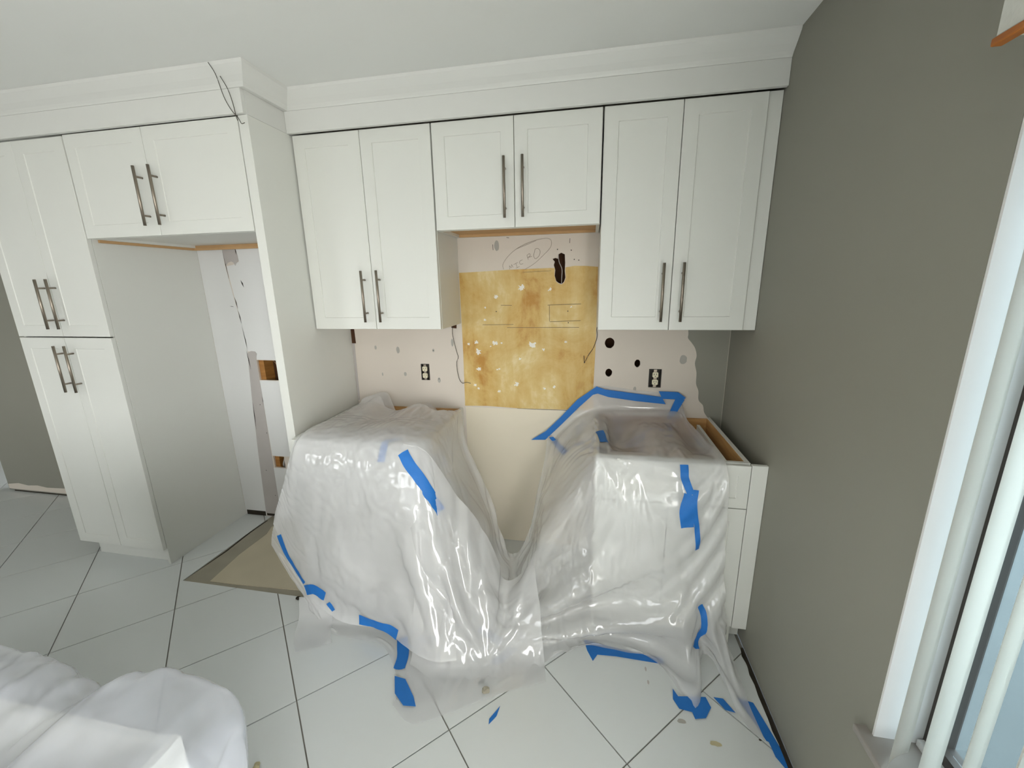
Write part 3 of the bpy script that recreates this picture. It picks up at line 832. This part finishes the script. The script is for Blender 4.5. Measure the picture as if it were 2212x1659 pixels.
# ------------------------------------------------------------------ plastic sheets
# SHEET-BEGIN
def cr_interp(C, counts):
    """Catmull-Rom resampling of control rows C (n,...) with counts[i] samples in interval i"""
    P = np.concatenate([[2 * C[0] - C[1]], C, [2 * C[-1] - C[-2]]])
    out = []
    for i, c in enumerate(counts):
        p0, p1, p2, p3 = P[i], P[i + 1], P[i + 2], P[i + 3]
        for t in np.arange(c) / c:
            out.append(0.5 * (2 * p1 + (p2 - p0) * t + (2 * p0 - 5 * p1 + 4 * p2 - p3) * t * t + (-p0 + 3 * p1 - 3 * p2 + p3) * t ** 3))
    out.append(P[-2])
    return np.array(out)

def net_surface(net, step):
    net = np.array(net, float)                         # (columns, rows, 3)
    du = np.linalg.norm(np.diff(net, axis=0), axis=2).mean(1)
    dv = np.linalg.norm(np.diff(net, axis=1), axis=2).mean(0)
    cu = [max(2, int(round(d / step))) for d in du]
    cv = [max(2, int(round(d / step))) for d in dv]
    S = cr_interp(net, cu)
    S = cr_interp(S.swapaxes(0, 1), cv).swapaxes(0, 1)
    return S

def smooth_noise(shape, cells, rng):
    a = rng.standard_normal((cells[0] + 3, cells[1] + 3))
    u = np.linspace(0, cells[0], shape[0]); v = np.linspace(0, cells[1], shape[1])
    iu = np.minimum(u.astype(int), cells[0] - 1); iv = np.minimum(v.astype(int), cells[1] - 1)
    fu = (u - iu)[:, None]; fv = (v - iv)[None, :]
    fu = fu * fu * (3 - 2 * fu); fv = fv * fv * (3 - 2 * fv)
    g = lambda i, j: a[np.ix_(iu + i, iv + j)]
    return (g(0, 0) * (1 - fu) * (1 - fv) + g(1, 0) * fu * (1 - fv) + g(0, 1) * (1 - fu) * fv + g(1, 1) * fu * fv)

def drape(S0, pin, boxes, steps, slack, guide, seed, xmax=None, ymax=None, grav=0.0006, iters=5):
    """position-based cloth: S0 rest shape (nu,nv,3), pin weights 0..1 (1 = fixed), solid boxes"""
    rng = np.random.default_rng(seed)
    nu, nv, _ = S0.shape
    X = S0.copy()
    k = smooth_noise((nu, nv), (max(2, nu // 9), max(2, nv // 14)), rng) * 0.006
    tu = np.gradient(S0, axis=0); tv = np.gradient(S0, axis=1)
    nrm = np.cross(tu, tv); nrm /= np.linalg.norm(nrm, axis=2, keepdims=True) + 1e-9
    X = X + nrm * (k * (1 - pin))[:, :, None]
    free = (1 - pin)[:, :, None]
    V = np.zeros_like(X)
    def L(a, b): return np.linalg.norm(S0[a] - S0[b], axis=2)
    sets = []
    s = slice
    for p in (0, 1):
        n = (nu - p) // 2
        sets.append(((s(p, p + 2 * n, 2), s(None)), (s(p + 1, p + 2 * n, 2), s(None)), 1.0, 0.35, slack))
        n = (nv - p) // 2
        sets.append(((s(None), s(p, p + 2 * n, 2)), (s(None), s(p + 1, p + 2 * n, 2)), 1.0, 0.35, slack))
    for p in (0, 1):
        n = (nu - p) // 2
        sets.append(((s(p, p + 2 * n, 2), s(0, nv - 1)), (s(p + 1, p + 2 * n, 2), s(1, nv)), 0.5, 0.1, slack))
        sets.append(((s(p, p + 2 * n, 2), s(1, nv)), (s(p + 1, p + 2 * n, 2), s(0, nv - 1)), 0.5, 0.1, slack))
    for p in range(6):
        n = (nu - p) // 6
        if n: sets.append(((s(p, p + 6 * n - 3, 6), s(None)), (s(p + 3, p + 6 * n, 6), s(None)), 0.0, 0.06, 1.0))
        n = (nv - p) // 6
        if n: sets.append(((s(None), s(p, p + 6 * n - 3, 6)), (s(None), s(p + 3, p + 6 * n, 6)), 0.0, 0.06, 1.0))
    R = []
    for a, b, ks, kc, sl in sets:
        m = min(S0[a].shape[0], S0[b].shape[0]), min(S0[a].shape[1], S0[b].shape[1])
        R.append(np.linalg.norm(S0[a][:m[0], :m[1]] - S0[b][:m[0], :m[1]], axis=2) * sl)
    for st in range(steps):
        g = grav
        prev = X.copy()
        V *= 0.90
        V[:, :, 2] -= g
        X = X + V * free
        for it in range(iters):
            for (a, b, ks, kc, sl), r in zip(sets, R):
                A = X[a][:r.shape[0], :r.shape[1]]; B = X[b][:r.shape[0], :r.shape[1]]
                d = B - A
                l = np.sqrt((d * d).sum(2)) + 1e-9
                c = (l - r) / l
                c = np.where(c > 0, c * ks, c * kc) * 0.5
                d *= c[:, :, None]
                A += d * free[a][:r.shape[0], :r.shape[1]]
                B -= d * free[b][:r.shape[0], :r.shape[1]]
        X += (S0 - X) * (guide[:, :, None] if isinstance(guide, np.ndarray) else guide) * free
        for (x0, x1, y0, y1, z0, z1) in boxes:
            ins = (X[:, :, 0] > x0) & (X[:, :, 0] < x1) & (X[:, :, 1] > y0) & (X[:, :, 1] < y1) & (X[:, :, 2] > z0) & (X[:, :, 2] < z1)
            if ins.any():
                q = X[ins]
                dd = np.stack([q[:, 0] - x0, x1 - q[:, 0], q[:, 1] - y0, y1 - q[:, 1] + 10, q[:, 2] - z0 + 10, z1 - q[:, 2]], 1)
                w = dd.argmin(1)
                ax = w // 2; val_ = np.array([x0, x1, y0, y1, z0, z1])[w]
                q[np.arange(len(q)), ax] = val_
                X[ins] = q
        zf = 0.003
        low = X[:, :, 2] < zf
        X[:, :, 2] = np.maximum(X[:, :, 2], zf)
        if ymax is not None: X[:, :, 1] = np.minimum(X[:, :, 1], ymax)
        if xmax is not None: X[:, :, 0] = np.minimum(X[:, :, 0], xmax)
        X = np.where(pin[:, :, None] >= 1, S0, X)
        V = np.clip((X - prev), -0.02, 0.02)
        V[low] *= 0.2
    return X

SHEET_NET = [
 [(-2.10,-.05,.90),(-2.11,-.18,.90),(-2.11,-.36,.90),(-2.12,-.63,.885),(-2.19,-.68,.62),(-2.22,-.72,.50),(-2.235,-.735,.43),(-2.235,-.745,.385)],
 [(-2.02,-.04,.95),(-2.02,-.18,.92),(-2.03,-.36,.91),(-2.04,-.645,.89),(-2.08,-.71,.60),(-2.10,-.75,.38),(-2.10,-.76,.26),(-2.10,-.775,.17)],
 [(-1.92,-.03,.965),(-1.93,-.18,.94),(-1.93,-.36,.92),(-1.93,-.655,.895),(-1.95,-.74,.57),(-1.97,-.785,.28),(-1.97,-.80,.12),(-1.97,-.82,.03)],
 [(-1.79,-.15,.872),(-1.80,-.18,.89),(-1.80,-.36,.90),(-1.80,-.655,.90),(-1.80,-.755,.55),(-1.81,-.80,.22),(-1.82,-.82,.05),(-1.83,-.86,.004)],
 [(-1.66,-.05,.93),(-1.66,-.18,.93),(-1.66,-.36,.92),(-1.66,-.655,.90),(-1.65,-.76,.55),(-1.63,-.80,.22),(-1.62,-.83,.05),(-1.60,-.88,.004)],
 [(-1.53,-.13,.868),(-1.54,-.20,.90),(-1.54,-.36,.91),(-1.52,-.645,.89),(-1.48,-.77,.54),(-1.44,-.84,.22),(-1.44,-.90,.04),(-1.43,-1.05,.004)],
 [(-1.45,-.05,.875),(-1.44,-.20,.88),(-1.43,-.36,.88),(-1.42,-.63,.85),(-1.36,-.77,.50),(-1.33,-.85,.20),(-1.32,-.93,.04),(-1.33,-1.10,.004)],
 [(-1.36,-.25,.74),(-1.35,-.33,.745),(-1.34,-.44,.74),(-1.30,-.62,.66),(-1.26,-.75,.42),(-1.22,-.85,.15),(-1.20,-.91,.04),(-1.20,-1.04,.004)],
 [(-1.21,-.35,.50),(-1.20,-.41,.50),(-1.19,-.49,.50),(-1.17,-.62,.46),(-1.15,-.74,.27),(-1.12,-.82,.09),(-1.10,-.88,.03),(-1.09,-.97,.004)],
 [(-1.09,-.45,.256),(-1.085,-.49,.26),(-1.08,-.54,.26),(-1.065,-.62,.22),(-1.05,-.70,.14),(-1.03,-.78,.07),(-1.00,-.84,.03),(-.98,-.91,.004)],
 [(-.995,-.42,.36),(-.99,-.46,.37),(-.98,-.51,.38),(-.96,-.60,.36),(-.94,-.68,.26),(-.92,-.75,.12),(-.90,-.80,.03),(-.88,-.85,.004)],
 [(-.95,-.25,.57),(-.94,-.32,.59),(-.92,-.42,.60),(-.87,-.60,.58),(-.86,-.68,.42),(-.84,-.73,.20),(-.83,-.76,.05),(-.82,-.79,.004)],
 [(-.93,-.006,.74),(-.89,-.05,.70),(-.82,-.34,.80),(-.74,-.62,.80),(-.75,-.68,.50),(-.75,-.71,.22),(-.75,-.73,.05),(-.74,-.75,.004)],
 [(-.78,-.006,.91),(-.77,-.012,.84),(-.72,-.34,.885),(-.66,-.645,.89),(-.66,-.67,.52),(-.66,-.69,.25),(-.66,-.70,.06),(-.67,-.72,.004)],
 [(-.663,-.006,1.03),(-.645,-.012,.90),(-.60,-.32,.85),(-.55,-.65,.89),(-.55,-.665,.52),(-.55,-.68,.25),(-.54,-.69,.06),(-.53,-.72,.004)],
 [(-.45,-.006,1.015),(-.45,-.012,.905),(-.43,-.34,.955),(-.42,-.65,.89),(-.42,-.67,.52),(-.41,-.70,.25),(-.39,-.72,.08),(-.38,-.76,.004)],
 [(-.30,-.006,1.005),(-.30,-.012,.91),(-.32,-.34,.96),(-.31,-.65,.89),(-.30,-.67,.52),(-.28,-.71,.25),(-.27,-.80,.10),(-.27,-.94,.004)],
 [(-.245,-.006,.99),(-.245,-.012,.91),(-.25,-.34,.92),(-.25,-.65,.885),(-.235,-.66,.5),(-.22,-.675,.26),(-.20,-.69,.14),(-.19,-.71,.06)],
 [(-.215,-.01,.96),(-.212,-.03,.90),(-.20,-.34,.89),(-.20,-.65,.885),(-.18,-.66,.50),(-.16,-.69,.22),(-.13,-.78,.10),(-.11,-.96,.004)],
 [(-.20,-.08,.89),(-.18,-.18,.885),(-.16,-.34,.885),(-.155,-.65,.885),(-.125,-.655,.48),(-.10,-.66,.15),(-.08,-.76,.06),(-.06,-1.02,.004)],
]
def swag_folds(S, amp, cx, cz, k, seed):
    """pleats radiating from the low point of the swag"""
    rng = np.random.default_rng(seed)
    tu = np.gradient(S, axis=0); tv = np.gradient(S, axis=1)
    n = np.cross(tu, tv); n /= np.linalg.norm(n, axis=2, keepdims=True) + 1e-9
    dx = S[:, :, 0] - cx; dz = S[:, :, 2] - cz
    th = np.arctan2(dz, dx); r = np.hypot(dx, dz)
    ph = k * th + 1.3 * np.sin(3.1 * th + 0.7) + 0.9 * smooth_noise(S.shape[:2], (9, 4), rng)
    w = np.sin(ph); w = np.sign(w) * np.abs(w) ** 0.7
    a = amp * np.clip((r - 0.05) / 0.25, 0, 1) * np.clip((1.0 - r) / 0.5, 0.15, 1) * np.clip((-0.45 - S[:, :, 1]) / 0.18, 0.1, 1) * np.clip(S[:, :, 2] / 0.12, 0, 1)
    return S + n * (w * a)[:, :, None]

def sheet_rest():
    S = net_surface(SHEET_NET, 0.019)
    S = swag_folds(S, 0.038, -1.06, 0.05, 15.0, 3)
    S[:, :, 1] = np.minimum(S[:, :, 1], -0.006)
    return S

CAB_BOXES = None
def cab_boxes(m):
    return [(-2.19 - m, -2.144 + m, -0.585 - m, 0.0, 0.0, 2.3),
           (-2.14 - m, -1.452 + m, -0.622 - m, -0.56, 0.0, 0.876 + m), (-2.14 - m, -1.452 + m, -0.6, 0.0, 0.0, 0.84),
           (-2.15, -2.08, -0.6, 0.0, 0.0, 0.876 + m), (-1.52, -1.452 + m, -0.6, 0.0, 0.0, 0.876 + m),
           (-0.672 - m, -0.06, -0.622 - m, -0.56, 0.0, 0.876 + m), (-0.672 - m, -0.06, -0.6, 0.0, 0.0, 0.82),
           (-0.672 - m, -0.61, -0.6, 0.0, 0.0, 0.876 + m), (-0.12, -0.06, -0.6, 0.0, 0.0, 0.876 + m)]
def build_sheet():
    S = sheet_rest()
    nu, nv, _ = S.shape
    pin = np.zeros((nu, nv))
    wallpt = (S[:, 0, 1] > -0.012)
    pin[wallpt, 0] = 1.0
    guide = np.full((nu, nv), 0.010)
    guide[:, :2] = 0.05; guide[:3, :] = 0.04; guide[-3:, :] = 0.04
    guide[:, -4:] = 0.03
    guide[S[:, :, 1] > -0.05] = 0.30
    return drape(S, pin, cab_boxes(0.006), 110, 1.012, guide, 5, xmax=-0.03, ymax=-0.004)

def build_layer():
    """the sheet folded double over the left cabinet"""
    net = np.array(SHEET_NET[:8])[:, :7].copy()
    net[:, :, 2] += 0.030; net[:, 3:, 1] -= 0.03
    net[:, 0, 1] -= 0.10; net[:, 0, 2] -= 0.01
    net[0, :, 0] += 0.05; net[0, 4:, 2] += 0.05
    net[-1, :, 0] -= 0.03
    S = net_surface(net, 0.019)
    S = swag_folds(S, 0.012, -1.3, 0.05, 9.0, 8)
    nu, nv, _ = S.shape
    return drape(S, np.zeros((nu, nv)), cab_boxes(0.022), 70, 1.012, np.full((nu, nv), 0.03), 21, ymax=-0.02)

ISLAND_NET = [
 [(-3.80,-1.78,.55),(-3.80,-1.80,.72),(-3.80,-1.81,.90),(-3.80,-2.1,.885),(-3.80,-2.4,.885),(-3.80,-2.58,.86)],
 [(-3.30,-1.78,.55),(-3.30,-1.80,.72),(-3.30,-1.81,.90),(-3.30,-2.1,.885),(-3.30,-2.4,.885),(-3.30,-2.58,.86)],
 [(-2.75,-1.78,.55),(-2.75,-1.80,.72),(-2.74,-1.81,.90),(-2.74,-2.1,.885),(-2.74,-2.4,.885),(-2.74,-2.58,.86)],
 [(-2.3,-1.78,.55),(-2.3,-1.80,.72),(-2.3,-1.81,.90),(-2.3,-2.1,.88),(-2.3,-2.4,.88),(-2.3,-2.58,.86)],
 [(-1.95,-1.77,.55),(-1.95,-1.785,.72),(-1.95,-1.80,.90),(-1.95,-2.1,.87),(-1.95,-2.4,.88),(-1.95,-2.58,.86)],
 [(-1.72,-1.79,.55),(-1.72,-1.80,.72),(-1.72,-1.815,.90),(-1.72,-2.1,.86),(-1.72,-2.4,.87),(-1.72,-2.58,.86)],
 [(-1.585,-1.82,.55),(-1.585,-1.83,.72),(-1.585,-1.845,.895),(-1.585,-2.1,.87),(-1.585,-2.4,.88),(-1.585,-2.58,.86)],
 [(-1.54,-1.78,.55),(-1.54,-1.79,.72),(-1.54,-1.805,.91),(-1.54,-2.1,.905),(-1.54,-2.4,.90),(-1.54,-2.58,.86)],
 [(-1.44,-1.77,.55),(-1.44,-1.78,.72),(-1.44,-1.79,.905),(-1.44,-2.1,.89),(-1.44,-2.4,.89),(-1.44,-2.58,.86)],
 [(-1.35,-1.79,.55),(-1.345,-1.80,.72),(-1.345,-1.81,.905),(-1.35,-2.1,.90),(-1.35,-2.4,.90),(-1.35,-2.58,.86)],
 [(-1.30,-1.83,.55),(-1.285,-1.84,.72),(-1.28,-1.85,.895),(-1.275,-2.1,.89),(-1.275,-2.4,.89),(-1.275,-2.58,.86)],
 [(-1.31,-1.86,.55),(-1.295,-1.87,.66),(-1.285,-1.88,.77),(-1.285,-2.1,.76),(-1.285,-2.4,.76),(-1.285,-2.58,.74)],
 [(-1.33,-1.89,.55),(-1.32,-1.89,.60),(-1.31,-1.90,.64),(-1.31,-2.1,.62),(-1.31,-2.4,.62),(-1.31,-2.58,.62)],
]
def build_island_sheet():
    S = net_surface(ISLAND_NET, 0.018)
    nu, nv, _ = S.shape
    pin = np.zeros((nu, nv)); guide = np.full((nu, nv), 0.05)
    m = 0.006
    bxs = [(-3.70 - m, -1.36 + m, -1.95, -1.87 + m, 0, 0.876 + m), (-3.70, -1.36 + m, -2.6, -1.87, 0, 0.80), (-1.42, -1.36 + m, -2.52, -1.87 + m, 0, 0.876 + m)]
    return drape(S, pin, bxs, 70, 1.015, guide, 11)
def build_mid_layer():
    """second thickness gathered on the floor between the cabinets"""
    net = np.array(SHEET_NET[5:11])[:, 3:].copy()
    net[:, :, 2] += 0.028; net[:, :, 1] -= 0.03
    net[:, -1, 1] -= 0.05; net[:, -1, 2] = 0.006; net[:, -2, 2] = 0.03
    net[-1, :, 0] += 0.03
    S = net_surface(net, 0.019)
    S = swag_folds(S, 0.016, -1.1, 0.0, 11.0, 17)
    nu, nv, _ = S.shape
    return drape(S, np.zeros((nu, nv)), cab_boxes(0.02), 40, 1.01, np.full((nu, nv), 0.05), 23, ymax=-0.02)

FLAP_NET = [[(-2.10, -.775, .10), (-2.07, -.83, .03), (-2.03, -.92, .006), (-1.975, -.985, .004)],
            [(-2.02, -.77, .09), (-1.99, -.82, .03), (-1.95, -.89, .006), (-1.91, -.95, .004)],
            [(-1.93, -.76, .06), (-1.91, -.80, .02), (-1.88, -.86, .006), (-1.84, -.91, .004)]]

def crumple(X, seed, n_crease=240, amp=0.0042):
    """refine the draped grid and press straight sharp creases into the film"""
    nu, nv, _ = X.shape
    X = cr_interp(X, [2] * (nu - 1)); X = cr_interp(X.swapaxes(0, 1), [2] * (nv - 1)).swapaxes(0, 1)
    rng = np.random.default_rng(seed)
    nu, nv = X.shape[:2]
    U, Vv = np.meshgrid(np.arange(nu), np.arange(nv), indexing='ij')
    d = np.zeros((nu, nv))
    for k in range(n_crease):
        cu, cv = rng.uniform(0, nu), rng.uniform(0, nv)
        ang = rng.normal(1.57, 0.75)
        ca, sa = np.cos(ang), np.sin(ang)
        ln = rng.uniform(6, 26); w = rng.uniform(1.3, 4.2)
        x = (U - cu) * ca + (Vv - cv) * sa; y = -(U - cu) * sa + (Vv - cv) * ca + 0.004 * x * x * rng.uniform(-1, 1)
        ridge = np.clip(1 - np.abs(y) / w, 0, 1) * np.clip(1 - (x / ln) ** 2, 0, 1)
        one_side = np.clip(1 - np.abs(y - 3 * w) / (3 * w), 0, 1) * np.clip(1 - (x / ln) ** 2, 0, 1)
        d += rng.choice([-1, 1]) * rng.uniform(0.3, 1.0) * (ridge * w / 3 - 0.35 * one_side)
    tu = np.gradient(X, axis=0); tv = np.gradient(X, axis=1)
    n = np.cross(tu, tv); n /= np.linalg.norm(n, axis=2, keepdims=True) + 1e-9
    d *= np.clip((-0.02 - X[:, :, 1]) / 0.1, 0, 1)
    X = X + n * (d * amp)[:, :, None]
    X[:, :, 2] = np.maximum(X[:, :, 2], 0.0025); X[:, :, 1] = np.minimum(X[:, :, 1], -0.003)
    return X
# SHEET-END

def grid_object(name, X, mat, parent=None, subdiv=1):
    nu, nv, _ = X.shape
    me = bpy.data.meshes.new(name)
    idx = np.arange(nu * nv).reshape(nu, nv)
    q = np.stack([idx[:-1, :-1], idx[1:, :-1], idx[1:, 1:], idx[:-1, 1:]], -1).reshape(-1, 4)
    me.from_pydata(X.reshape(-1, 3).tolist(), [], q.tolist())
    for p in me.polygons: p.use_smooth = True
    o = link(name, me, mat, parent)
    if subdiv:
        md = o.modifiers.new('smooth', 'SUBSURF'); md.levels = subdiv; md.render_levels = subdiv
    return o

SX = crumple(build_sheet(), 31)
sheet = grid_object('plastic_sheet', SX, 'film', None, 0)
tag(sheet, 'clear milky plastic sheet draped over both base cabinets and taped to the wall', 'plastic sheet')
LX = crumple(build_layer(), 32, 110)
layer = grid_object('folded_layer', LX, 'film', sheet, 0)
grid_object('folded_layer', crumple(build_mid_layer(), 34, 80), 'film', sheet, 0)
grid_object('loose_flap', crumple(net_surface(FLAP_NET, 0.02), 35, 6, 0.003), 'film', sheet, 0)
IX = crumple(build_island_sheet(), 33, 300, 0.0085)
isheet = grid_object('plastic_sheet', IX, 'film2', None, 0)
tag(isheet, 'crumpled cloudy plastic sheet over the island at the lower left', 'plastic sheet')

# ------------------------------------------------------------------ blue painter's tape
def surf(X, u, v):
    nu, nv, _ = X.shape
    a, b = u * (nu - 1), v * (nv - 1)
    i = int(min(max(a, 0), nu - 2)); j = int(min(max(b, 0), nv - 2)); fa, fb = a - i, b - j
    return X[i, j] * (1 - fa) * (1 - fb) + X[i + 1, j] * fa * (1 - fb) + X[i, j + 1] * (1 - fa) * fb + X[i + 1, j + 1] * fa * fb

def tape_on_sheet(X, uv, width, parent, lift=0.003, n=7, across=5):
    P = smooth_path([(u, v, 0) for u, v in uv], n)
    e = 0.004
    rows = []; bm = bmesh.new()
    for i, p in enumerate(P):
        q0, q1 = P[max(i - 1, 0)], P[min(i + 1, len(P) - 1)]
        u, v = p[0], p[1]
        xu = (surf(X, u + e, v) - surf(X, u - e, v)) / (2 * e); xv = (surf(X, u, v + e) - surf(X, u, v - e)) / (2 * e)
        t = xu * (q1[0] - q0[0]) + xv * (q1[1] - q0[1]); t /= np.linalg.norm(t) + 1e-9
        nn = np.cross(xu, xv); nn /= np.linalg.norm(nn) + 1e-9
        if nn @ np.array([0.0, -0.8, 0.6]) < 0: nn = -nn
        sd = np.cross(nn, t)
        ab = np.linalg.lstsq(np.stack([xu, xv], 1), sd, rcond=None)[0]
        jag = 1.0
        row = []
        for k in range(across):
            f = (k / (across - 1) - 0.5) * width * jag
            row.append(bm.verts.new(tuple(surf(X, u + ab[0] * f, v + ab[1] * f) + nn * lift)))
        rows.append(row)
    for a, b in zip(rows[:-1], rows[1:]):
        for k in range(across - 1): bm.faces.new((a[k], a[k + 1], b[k + 1], b[k]))
    return bm_obj('tape_strip', bm, 'tape', parent, True)

def tape_flat(pts, normal_axis, parent, t=0.0008, name='tape_strip'):
    """strip given by its outline, lying on the floor ('z') or the rear wall ('y')"""
    d = (0, 0, t) if normal_axis == 'z' else (0, -t, 0)
    return prism(name, pts, d, 'tape', parent)

for uv, w in (
    ([(0.2399, 0.3311), (0.2162, 0.3514), (0.2162, 0.3851), (0.2162, 0.4324)], 0.034),
    ([(0.902, 0.3784), (0.902, 0.4189), (0.9122, 0.4595)], 0.03),
    ([(0.9122, 0.4595), (0.9054, 0.5), (0.9088, 0.5405)], 0.055),
    ([(0.9223, 0.4459), (0.9189, 0.4865), (0.9291, 0.5473), (0.9324, 0.5946)], 0.020),
    ([(0.9426, 0.7838), (0.9527, 0.8243), (0.9426, 0.8986), (0.9291, 0.9459)], 0.026),
    ([(0.2365, 0.9054), (0.25, 0.9459), (0.252, 0.985)], 0.05),
    ([(0.7804, 0.2095), (0.7804, 0.2838)], 0.04)):
    tape_on_sheet(SX, uv, w, sheet)
for uv, w in (
    ([(0.7255, 0.4328), (0.7745, 0.4776), (0.8529, 0.5149), (0.9412, 0.5299)], 0.05),
    ([(0.03, 0.975), (0.0784, 0.955), (0.1373, 0.9478), (0.1863, 0.9552)], 0.024),
    ([(0.185, 0.99), (0.2353, 0.9403), (0.30, 0.935)], 0.05),
    ([(0.3137, 0.955), (0.3431, 0.975)], 0.024),
    ([(0.4706, 0.975), (0.5588, 0.98), (0.6471, 0.985)], 0.048)):
    tape_on_sheet(LX, uv, w, sheet)
def floor_tape(pts, z=0.0012, parent=sheet, name='tape_strip'):
    return tape_flat([(x, y, z) for x, y in pts], 'z', parent, name=name)
floor_tape([(-1.475, -1.02), (-1.425, -1.025), (-1.36, -1.09), (-1.335, -1.125), (-1.385, -1.13), (-1.44, -1.09)], 0.010)
floor_tape([(-1.46, -0.80), (-1.36, -0.79), (-1.35, -0.83), (-1.46, -0.84)])
floor_tape([(-1.18, -0.70), (-1.06, -0.755), (-1.08, -0.79), (-1.20, -0.735)])
floor_tape([(-1.10, -0.88), (-1.03, -0.79), (-0.99, -0.80), (-1.06, -0.89)])
floor_tape([(-0.70, -0.695), (-0.55, -0.72), (-0.36, -0.735), (-0.36, -0.765), (-0.56, -0.76), (-0.64, -0.765), (-0.66, -0.80), (-0.685, -0.75)])
floor_tape([(-0.345, -0.875), (-0.33, -0.905), (-0.30, -0.90), (-0.225, -0.89), (-0.215, -0.93), (-0.245, -0.975), (-0.285, -0.985), (-0.29, -0.96), (-0.335, -0.955), (-0.352, -0.92)], 0.004)
floor_tape([(-0.195, -0.885), (-0.16, -0.885), (-0.13, -0.935), (-0.165, -0.93)], 0.004)
floor_tape([(-0.105, -0.87), (-0.05, -0.88), (-0.03, -0.97), (-0.018, -1.03), (-0.055, -1.02), (-0.075, -0.95)])
floor_tape([(-0.05, -1.00), (-0.018, -1.03), (-0.018, -1.12), (-0.045, -1.07)], 0.0022)
# strips holding the sheet against the rear wall
def wall_tape(pts, y=-0.016):
    return tape_flat([(x, y, z) for x, z in pts], 'y', sheet)
wall_tape([(-1.037, 0.697), (-0.952, 0.702), (-0.86, 0.80), (-0.76, 0.91), (-0.685, 0.985), (-0.62, 1.005), (-0.665, 1.035), (-0.77, 0.955), (-0.87, 0.84), (-0.95, 0.755)])
wall_tape([(-0.655, 1.03), (-0.62, 1.018), (-0.318, 0.985), (-0.295, 0.945), (-0.45, 0.957), (-0.60, 0.975), (-0.665, 0.995)], -0.0171)
wall_tape([(-0.336, 1.017), (-0.235, 1.015), (-0.195, 0.985), (-0.215, 0.965), (-0.25, 0.975), (-0.315, 0.975)], -0.0182)
wall_tape([(-0.245, 0.985), (-0.20, 0.975), (-0.235, 0.90), (-0.27, 0.86), (-0.285, 0.865)], -0.0193)
wall_tape([(-0.93, 0.72), (-0.905, 0.725), (-0.825, 0.64), (-0.845, 0.61), (-0.88, 0.65)], -0.0204)

# loose bits on the floor
sc = tape_flat([(-1.042, -1.135, 0.001), (-1.02, -1.10, 0.001), (-1.015, -1.06, 0.001), (-1.028, -1.085, 0.001), (-1.045, -1.115, 0.001)], 'z', None, 0.0008, 'tape_scrap')
tag(sc, 'small torn scrap of blue tape lying on the white floor tile', 'tape scrap')
def lump(name, x, y, r, mat, label, cat, seed):
    rnd = random.Random(seed)
    bm = bmesh.new(); bmesh.ops.create_icosphere(bm, subdivisions=2, radius=r)
    for v in bm.verts:
        v.co *= 0.75 + 0.5 * rnd.random(); v.co.z *= 0.5
    lo = min(v.co.z for v in bm.verts)
    for v in bm.verts: v.co += Vector((x, y, 0.0002 - lo))
    return tag(bm_obj(name, bm, mat), label, cat)
lump('debris_chunk', -1.085, -1.012, 0.016, 'slabdark', 'dark crumb of rubble on the tile in front of the plastic', 'debris', 1)
lump('debris_chunk', -2.185, -0.69, 0.012, 'dirt', 'tiny black shard beside the left edge of the plastic sheet', 'debris', 2)
lump('debris_chunk', -1.79, -1.415, 0.011, 'plaster', 'pale yellowish plaster crumb near the bottom edge of the photo', 'debris', 3)
